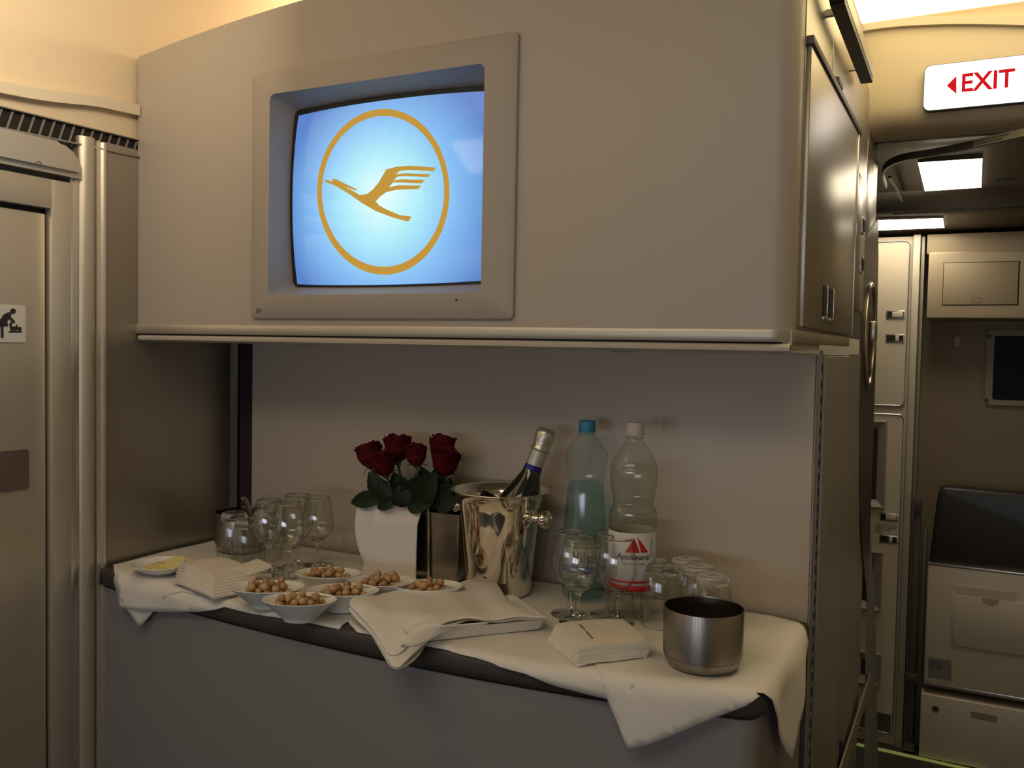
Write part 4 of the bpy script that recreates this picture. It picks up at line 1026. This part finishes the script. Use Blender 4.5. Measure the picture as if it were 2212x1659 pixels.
# ================================================================== RIGHT-HAND GALLEY AREA
# bulkhead with exit sign
YS = 2.2
bpf = [(YS, 2.24), (YS, 2.0), (YS, 1.975), (YS+.004, 1.960), (YS+.013, 1.946), (YS+.028, 1.935), (YS+.050, 1.929), (YS+.12, 1.926)]
bm = bmesh.new(); cols = [[bm.verts.new((x, y, z)) for y, z in bpf] for x in (XR-.30, .99)]
for i in range(len(bpf)-1): bm.faces.new((cols[0][i], cols[0][i+1], cols[1][i+1], cols[1][i]))
struct(done(bm, 'wall_bulkhead', M_cream, None, 180))
pts = spline([ty(px, py, YS-.012) for px, py in ((1815, 78), (1835, 74), (1880, 64), (1950, 56), (2040, 52), (2120, 52), (2212, 54), (2300, 58))], 4)
strip('trim_4', pts, (0, 0, .018), (0, .014, 0), mat('bulkhead_trim', (.62, .54, .40), .4, .2))['kind'] = 'structure'
lc = box('ceiling_light', XR-.02, .6, 1.25, 2.185, 2.165, 2.172, emis('ceiling_diffuser_warm', (1, .80, .42), 2.6)); tag(lc, 'wide glowing warm ceiling panel above the exit sign', 'ceiling light')
# exit sign
es = empty('exit_sign', ty(2110, 180, YS-.02), 'illuminated white exit sign with red arrow and letters', 'exit sign')
E0 = es.location.copy()
pz0, pz1 = ty(1995, 241, YS-.02).z, ty(1995, 143, YS-.02).z; px0 = ty(1995, 190, YS-.02).x; EW = .36
cx_, cz_ = px0+EW/2, (pz0+pz1)/2
P_ = [Vector((cx_+a, YS-.02, cz_+b))-E0 for a, b in rrect(EW, pz1-pz0, .014)]
slab('sign_body', P_, (0, .018, 0), M_black, es)
P_ = [Vector((cx_+a, YS-.0215, cz_+b))-E0 for a, b in rrect(EW-.003, pz1-pz0-.003, .013)]
fcg = slab('sign_face', P_, (0, .0012, 0), emis('sign_white', (1, .97, .98), 2.2), es)
M_er = emis('exit_red', (.62, .01, .012), 1.0)
def E(px, py): return ty(px, py, YS-.0222)-E0
bm = bmesh.new(); bm.faces.new([bm.verts.new(E(*p)) for p in ((2045, 185), (2066, 164), (2066, 203))]); done(bm, 'arrow', M_er, fcg)
l0, l1, b0_ = E(2074, 201), E(2074, 163), E(2203, 187)
hgt = l1.z-l0.z
text_mesh('lettering', 'EXIT', hgt/.70, M_er, frame((l0.x, l0.y, (l0.z+l1.z)/2), (1, 0, 0), (0, 0, 1)), fcg, .0002, .0011, 0, 'LEFT', sx=(E(2209, 180).x-l0.x)/(hgt/.70*2.36))
bm = bmesh.new(); xr = E(2203, 180).x+(E(2203, 180).x-E(2190, 180).x)*.4; bm.faces.new([bm.verts.new(Vector((xr+a, l0.y, z))) for a, z in ((.004, l0.z), (.004, l1.z), (.03, (l0.z+l1.z)/2))]); done(bm, 'arrow', M_er, fcg)
# dropped galley ceiling behind the bulkhead
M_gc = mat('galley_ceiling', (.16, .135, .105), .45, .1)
bm = bmesh.new(); yz = [(2.30, 1.9265), (2.40, 1.937), (2.6, 1.965), (3.10, 1.936), (3.20, 1.897), (3.205, 1.890), (3.30, 1.879), (3.50, 1.862), (3.8, 1.850)]
for (ya_, za), (yb_, zb) in zip(yz, yz[1:]):
    bm.faces.new([bm.verts.new(p) for p in ((-.9, ya_, za), (1.0, ya_, za), (1.0, yb_, zb), (-.9, yb_, zb))])
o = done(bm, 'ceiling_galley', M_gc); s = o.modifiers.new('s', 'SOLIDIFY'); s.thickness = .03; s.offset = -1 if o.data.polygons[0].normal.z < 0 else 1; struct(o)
strip('trim_5', [ty(1930, 463, 3.19), ty(2212, 447, 3.19), ty(2400, 440, 3.19)], (0, 0, .004), (0, .01, 0), M_gap)['kind'] = 'structure'
def lamp_panel(quad, zoff, label, st):
    e = empty('ceiling_light', sum(quad, Vector())/4, label, 'ceiling light', 'galley ceiling lights'); O_ = e.location.copy()
    slab('diffuser', [q-O_ for q in quad], (0, 0, .001), emis('galley_diffuser', (1, .86, .66), 9), e)
    slab('housing', [q-O_+Vector((0, 0, .0012)) for q in quad], (0, 0, .030), M_gc, e)
lamp_panel([tz(1983, 352, 1.944), tz(2122, 343, 1.944), tz(2120, 405, 1.930), tz(1998, 413, 1.930)], 0, 'bright square ceiling light in the galley passage', 7)
lamp_panel([tz(1845, 478, 1.871), tz(2037, 472, 1.871), tz(2040, 492, 1.860), tz(1845, 500, 1.860)], 0, 'long bright ceiling light above the tall locker', 7)
vp = tz(2168, 396, 1.935); box_ = box('vent_plate', vp.x-.028, vp.x+.028, vp.y-.03, vp.y+.03, vp.z-.006, vp.z+.004, M_gc); tag(box_, 'small dark vent plate in the galley ceiling beside the light', 'vent plate')
# curtain rail with its notice
crl = empty('curtain_rail', tz(1950, 335, 1.9), 'curved curtain rail with a printed safety notice under the exit sign', 'curtain rail')
K0 = crl.location.copy()
rail_p = spline([tz(px, py, 1.905)-K0 for px, py in ((1912, 400), (1905, 375), (1916, 355), (1950, 340), (2010, 330), (2080, 316), (2150, 300), (2212, 286), (2290, 268))], 5)
bm = bmesh.new(); R = []
for p in rail_p: R.append([bm.verts.new(p+v) for v in (Vector((0, 0, -.008)), Vector((0, 0, .009)), Vector((.004, .012, .009)), Vector((.004, .012, -.008)))])
for A, B in zip(R, R[1:]):
    for i in range(4): bm.faces.new((A[i], A[(i+1) % 4], B[(i+1) % 4], B[i]))
bm.faces.new(R[0]); bm.faces.new(R[-1][::-1]); done(bm, 'rail', mat('rail_grey', (.14, .12, .10), .4, .4), crl, 40)
a_, b_ = tz(2104, 311, 1.905)-K0, tz(2260, 275, 1.905)-K0; dd = (b_-a_).normalized(); nrm = dd.cross(Vector((0, 0, 1))).normalized()
ctr = (a_+b_)/2+nrm*.0025
nt_ = slab('notice', [a_+nrm*.0018+Vector((0, 0, -.008)), b_+nrm*.0018+Vector((0, 0, -.008)), b_+nrm*.0018+Vector((0, 0, .009)), a_+nrm*.0018+Vector((0, 0, .009))], nrm*.0006, mat('notice_strip', (.42, .36, .26), .5), crl)
text_mesh('notice_text', 'Curtain must be open and secured\nfor taxi, take-off and landing', .0062, M_ink, frame(a_+nrm*.0028+dd*.003+Vector((0, 0, .0008)), dd, (0, 0, 1)), nt_, .0001, 0, 0, 'LEFT')
# hook / ceiling side rail going to the locker
strip('trim_6', [tz(1918, 385, 1.93), tz(1935, 410, 1.925), tz(1952, 457, 1.90)], (.010, 0, 0), (0, 0, .006), M_black)['kind'] = 'structure'

# far wall
struct(box('wall_far', -.20, 1.0, YFAR, YFAR+.04, 0, 1.9, mat('far_wall_paint', (.30, .24, .155), .5)))
# tall locker facing the viewer
YK = 3.5
lk = empty('tall_locker', (-.35, YK, 0), 'tall pale galley locker with two latched doors at the end of the passage', 'locker')
def K(px, py, y=YK): return ty(px, py, y)-lk.location
M_lk = mat('locker_paint', (.62, .54, .40), .42, .1)
xr_ = ty(1952, 1000, YK).x+.35
box('locker_body', -.35, xr_+.028, .004, .3, 0, 1.842, M_lk, lk, .002)
box('edge_post', xr_+.006, xr_+.030, -.012, .01, 0, 1.846, mat('locker_post', (.48, .44, .34), .5, .3), lk, .003)
box('edge_post', xr_+.032, xr_+.044, -.002, .02, 0, 1.84, mat('edge_post_grey', (.22, .20, .16), .4, .3), lk, .002)  # second, narrower post in a darker grey
def kdoor(z0, z1):
    W_ = .40; x1 = xr_-.004
    bm = bmesh.new(); P_ = [(x1-W_/2+a, 0, (z0+z1)/2+b) for a, b in rrect(W_, z1-z0, .018)]; prism(bm, [(p[0], -.008, p[2]) for p in P_], (0, .012, 0))
    d = done(bm, 'locker_door', M_lk, lk)
    bm = bmesh.new(); O = rrect(W_+.006, z1-z0+.006, .02); I = rrect(W_-.004, z1-z0-.004, .016); a = [bm.verts.new((x1-W_/2+p[0], -.011, (z0+z1)/2+p[1])) for p in O]; b = [bm.verts.new((x1-W_/2+p[0], -.011, (z0+z1)/2+p[1])) for p in I]
    for i in range(len(a)): bm.faces.new((a[i], a[(i+1) % len(a)], b[(i+1) % len(a)], b[i]))
    f = done(bm, 'door_edge', M_alu, d); s = f.modifiers.new('s', 'SOLIDIFY'); s.thickness = .003
    return d
kd1 = kdoor(1.238, K(1935, 522).z); kd2 = kdoor(.045, 1.205)
def latch(par, px, py, w_=.062, h_=.030, two=False):
    c = K(px, py); f = box('latch_frame', c.x-w_/2, c.x+w_/2, -.011, -.006, c.z-h_/2, c.z+h_/2, M_alu, par, .001)
    box('latch_well', c.x-w_/2+.004, c.x+w_/2-.004, -.0118, -.010, c.z-h_/2+.005, c.z+h_/2-.004, M_gap, f)
    box('latch_slide', c.x-w_/2+(.02 if not two else .032), c.x+w_/2-(.006 if not two else .018), -.015, -.0115, c.z-h_/2+.006, c.z+h_/2-.005, M_lk, f, .001)
latch(kd1, 1935, 680); latch(kd1, 1934, 731, two=True); latch(kd2, 1921, 1116); latch(kd2, 1920, 1164, two=True)
text_mesh('instruction_text', 'Check latches locked\nduring taxi, take-off\nturbulence and\nlanding', .0085, M_ink, frame(K(1891, 1139)+Vector((0, -.0095, 0)), (1, 0, 0), (0, 0, 1)), kd2, .0002, 0, 0, 'LEFT')
def recess(par, px0, py0, px1, py1):
    a, b = K(px0, py1), K(px1, py0); x0, x1, z0, z1 = a.x-.06, b.x, a.z, b.z
    O = [(x0, z0), (x1, z0), (x1, z1), (x0, z1)]; I = [(x0+.02, z0+.03), (x1-.03, z0+.03), (x1-.03, z1-.03), (x0+.02, z1-.03)]
    bm = bmesh.new(); A = [bm.verts.new((p[0], -.009, p[1])) for p in O]; A2 = [bm.verts.new((p[0]*.0+((p[0]-(x0+x1)/2)*.94+(x0+x1)/2), -.028, (p[1]-(z0+z1)/2)*.97+(z0+z1)/2)) for p in O]; Bq = [bm.verts.new((p[0], -.012, p[1])) for p in I]
    for X, Y in ((A, A2), (A2, Bq)):
        for i in range(4): bm.faces.new((X[i], X[(i+1) % 4], Y[(i+1) % 4], Y[i]))
    f = done(bm, 'pull_recess', mat('recess_grey', (.36, .33, .28), .45), par, 20)
    box('recess_well', x0+.02, x1-.03, -.013, -.0095, z0+.03, z1-.03, mat('well_dark_red', (.03, .012, .01), .6), f)
recess(kd2, 1885, 908, 1918, 1095); recess(kd2, 1885, 1190, 1908, 1315); recess(kd2, 1885, 1410, 1905, 1475)
box('kick_plate', xr_-.41, xr_-.01, -.0095, -.008, .05, .115, M_brown, kd2)
# angled step at the bottom of the monument end
fr = slab('folding_rail', [tx(1883, 1462, XR+.01), tx(1826, 1659, XR+.01), tx(1812, 1700, XR+.01), tx(1803, 1700, XR+.01), tx(1812, 1659, XR+.01), tx(1878, 1455, XR+.01)], (.004, 0, 0), mat('rail_beige', (.28, .24, .18), .5)); tag(fr, 'thin slanting beige rail low on the galley end', 'rail')
# floor light strip
fs = strip('floor_path_strip', [ty(1850, 1612, 3.40), ty(2060, 1659, 3.40), ty(2300, 1713, 3.40)], (0, 0, .0), (0, 0, 0), M_gap) if False else None
a_, b_ = tz(1850, 1611, .003), tz(2130, 1674, .003)
fsb = slab('floor_guide_strip', [a_, b_, b_+Vector((.0, .022, 0)), a_+Vector((0, .022, 0))], (0, 0, .003), mat('photoluminescent_strip', (.55, .62, .22), .5, emit=(.5, .6, .15), estr=.12)); tag(fsb, 'thin yellow-green guide strip on the floor before the locker', 'floor strip')

# overhead box over the jump seat
ob = empty('overhead_box', ty(2100, 620, 3.45), 'beige overhead compartment with a rectangular flap above the jump seat', 'compartment')
O0 = ob.location.copy()
def OB(px, py, y=3.45): return ty(px, py, y)-O0
x0 = OB(2004, 620).x; z0, z1 = OB(2004, 688).z, OB(2010, 545).z
M_ob = mat('compartment_beige', (.42, .34, .22), .45)
box('housing', x0, 1.0-O0.x-.02, 0, YFAR-3.45-.001, z0, z1, M_ob, ob, .006, 3)
box('top_cornice', x0-.01, 1.0-O0.x-.02, .05, YFAR-3.45-.001, z1-.001, OB(2000, 515).z+.02, M_ob, ob, .004)
fx0, fx1 = OB(2038, 610).x, OB(2199, 610).x; fz0, fz1 = OB(2110, 658).z, OB(2110, 567).z
fg = box('flap_gap', fx0-.002, fx1+.004, -.0006, .004, fz0-.003, fz1+.002, M_gap, ob)
fp = box('flap', fx0, fx1, -.002, .003, fz0, fz1, M_ob, ob, .0008)
bm = bmesh.new(); O = rrect(.032, .016, .0079); I = rrect(.029, .013, .0064); c = OB(2110, 649); a = [bm.verts.new((c.x+p[0], -.0025, c.z+p[1])) for p in O]; b = [bm.verts.new((c.x+p[0], -.0025, c.z+p[1])) for p in I]
for i in range(len(a)): bm.faces.new((a[i], a[(i+1) % len(a)], b[(i+1) % len(a)], b[i]))
done(bm, 'finger_catch', M_brown, fp)
# small white switch on the far wall
c = ty(2067, 738, YFAR); sw = box('wall_switch', c.x-.011, c.x+.011, YFAR-.016, YFAR-.001, c.z-.02, c.z+.02, mat('switch_white', (.55, .50, .42), .4), None, .004, 3); tag(sw, 'small white wall hook on the beige wall below the overhead compartment', 'hook')
# framed dark viewing panel
fw = empty('framed_panel', ty(2200, 795, YFAR), 'dark glass panel in a pale rounded frame on the far wall', 'panel'); W_0 = fw.location.copy()
a, b = ty(2127, 874, YFAR-.02)-W_0, ty(2133, 714, YFAR-.02)-W_0
WW, HH = .42, b.z-a.z; cx_, cz_ = a.x+WW/2, (a.z+b.z)/2
bm = bmesh.new(); O = rrect(WW, HH, .016); I = rrect(WW-.035, HH-.038, .008)
r1 = [bm.verts.new((cx_+p[0], -.001, cz_+p[1])) for p in O]; r2_ = [bm.verts.new((cx_+p[0], -.018, cz_+p[1])) for p in O]; r3 = [bm.verts.new((cx_+p[0]+.006, -.016, cz_+p[1])) for p in I]; r4 = [bm.verts.new((cx_+p[0]+.006, -.004, cz_+p[1])) for p in I]
for X, Y in ((r1, r2_), (r2_, r3), (r3, r4)):
    for i in range(len(X)): bm.faces.new((X[i], X[(i+1) % len(X)], Y[(i+1) % len(X)], Y[i]))
done(bm, 'frame', mat('frame_beige', (.34, .28, .19), .45), fw, 30)
box('dark_glass', cx_-WW/2+.02, cx_+WW/2-.01, -.010, -.004, cz_-HH/2+.016, cz_+HH/2-.016, mat('dark_blue_glass', (.004, .007, .013), .45, spec=.15), fw)
for z in (cz_-HH/2+.016, cz_+HH/2-.022):
    bm = bmesh.new(); lathe_bm(bm, [(0, .004), (.006, .004), (.007, .002), (.007, 0)], 16); bmesh.ops.transform(bm, matrix=Matrix.Translation((cx_-WW/2+.006, -.018, z)) @ Matrix.Rotation(PI/2, 4, 'X'), verts=bm.verts); done(bm, 'screw', M_brown, fw)

# jump seat
YJ = 3.44
js = empty('jump_seat', (.12, YJ, 0), 'folded attendant jump seat with black headrest cushion and metal base', 'jump seat')
def J(px, py, y=YJ): return ty(px, py, y)-js.location
M_js = mat('jumpseat_metal', (.66, .58, .45), .45, .2)
xa_ = J(2001, 1300).x; X1 = .60
zt_, zm, zd0, zd1 = J(2003, 1215).z, J(2000, 1480).z, J(1990, 1632).z, J(1995, 1495).z
sp_ = box('seat_panel', xa_, X1, 0, .05, zm+.012, zt_, M_js, js, .006, 3)
lit = J(2065, 1262); 
box('panel_top_edge', xa_, X1, -.002, .02, zt_-.008, zt_+.001, M_alu, sp_, .002)
box('panel_foot_edge', xa_, X1, -.004, .02, zm, zm+.014, M_alu, sp_, .002)
px_ = J(2057, 1400).x; pz0_, pz1_ = J(2055, 1392).z, J(2060, 1283).z
box('pocket_frame', px_-.008, X1-.05, -.003, .001, pz0_-.012, pz1_+.006, M_js, sp_, .001)
pk = box('pocket', px_, X1-.05, -.010, -.002, pz0_, pz1_, M_js, sp_, .002)
bm = bmesh.new(); c0_, c1_ = J(2064, 1264), J(2195, 1282); pts_ = [(c0_.x, c0_.z), (c1_.x, c1_.z+.004), (c1_.x, c1_.z-.030), (c0_.x+.12, c0_.z-.05), (c0_.x, c0_.z-.034)]
prism(bm, [(p[0], -.006, p[1]) for p in pts_], (0, .004, 0)); done(bm, 'paper_card', mat('white_card', (.62, .56, .42), .5), sp_)
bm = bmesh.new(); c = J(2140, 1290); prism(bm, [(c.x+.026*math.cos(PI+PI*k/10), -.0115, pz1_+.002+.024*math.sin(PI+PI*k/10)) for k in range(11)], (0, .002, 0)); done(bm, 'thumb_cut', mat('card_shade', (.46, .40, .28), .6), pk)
stk = slab('sticker', [J(2005, 1420)+Vector((0, -.001, 0)), J(2055, 1427)+Vector((0, -.001, 0)), J(2055, 1470)+Vector((0, -.001, 0)), J(2005, 1462)+Vector((0, -.001, 0))], (0, -.0008, 0), mat('grey_sticker', (.20, .19, .17), .5), sp_)
text_mesh('sticker_text', 'Life vest\nunder seat\nPull strap', .009, M_ink, frame(J(2008, 1434)+Vector((0, -.0025, 0)), (1, 0, 0), (0, 0, 1)), stk, .0002, 0, 0, 'LEFT')
dr = box('base_drawer', xa_-.006, X1, -.012, .06, zd0+.0, zd1, M_js, js, .005, 3)
c = J(2021, 1529); lathe_o = bmesh.new(); lathe_bm(lathe_o, [(0, .001), (.006, .001), (.009, .0035), (.0115, .002), (.0115, 0)], 20); bmesh.ops.transform(lathe_o, matrix=Matrix.Translation((c.x, -.012, c.z)) @ Matrix.Rotation(PI/2, 4, 'X'), verts=lathe_o.verts); done(lathe_o, 'lock', M_brown, dr)
c = J(2125, 1545); box('drawer_plate', c.x-.04, c.x+.04, -.0135, -.012, c.z-.012, c.z+.010, mat('drawer_plate_grey', (.28, .25, .20), .5), dr)
box('plinth', xa_-.006, X1, .0, .06, .0, zd0-.004, M_brown, js)
# black padded back
hx0, hz1 = J(2012, 1100).x, J(2030, 1052).z
bm = bmesh.new(); O = [(hx0-.004, zt_-.03), (X1, zt_-.03), (X1, hz1-.03), (X1-.03, hz1-.005), (hx0+.05, hz1), (hx0+.03, hz1-.004), (hx0+.018, hz1-.02)]
prism(bm, [(p[0], .02, p[1]) for p in O], (0, .08, 0)); bmesh.ops.bevel(bm, geom=list(bm.edges), offset=.014, segments=4, affect='EDGES', profile=.5); done(bm, 'back_cushion', mat('black_leather', (.028, .025, .020), .38, bump=.3, bscale=30), js, 60)
box('side_guide', xa_-.05, xa_-.028, .02, .05, 0, J(1980, 1110).z, M_brown, js, .003)
box('side_guide', xa_-.024, xa_-.006, .05, .08, .02, J(1990, 1150).z, mat('guide_grey', (.14, .12, .09), .45, .3), js, .003)
box('guide_clamp', xa_-.052, xa_-.026, .0, .03, J(1980, 1100).z-.01, J(1980, 1078).z, M_brown, js, .003)
for zz in (J(1975, 1468).z, J(1975, 1620).z): box('guide_bracket', xa_-.058, xa_-.02, .0, .03, zz-.01, zz+.015, M_brown, js, .003)
# orange item above the cabinet
op_ = [tz(px, py, 2.219) for px, py in ((600, -30), (640, 17), (720, 8), (800, -10), (830, -60))]
tag(slab('trim_7', op_, (0, 0, .02), mat('orange_brown_panel', (.40, .17, .09), .6), None), None, None, None, 'structure')
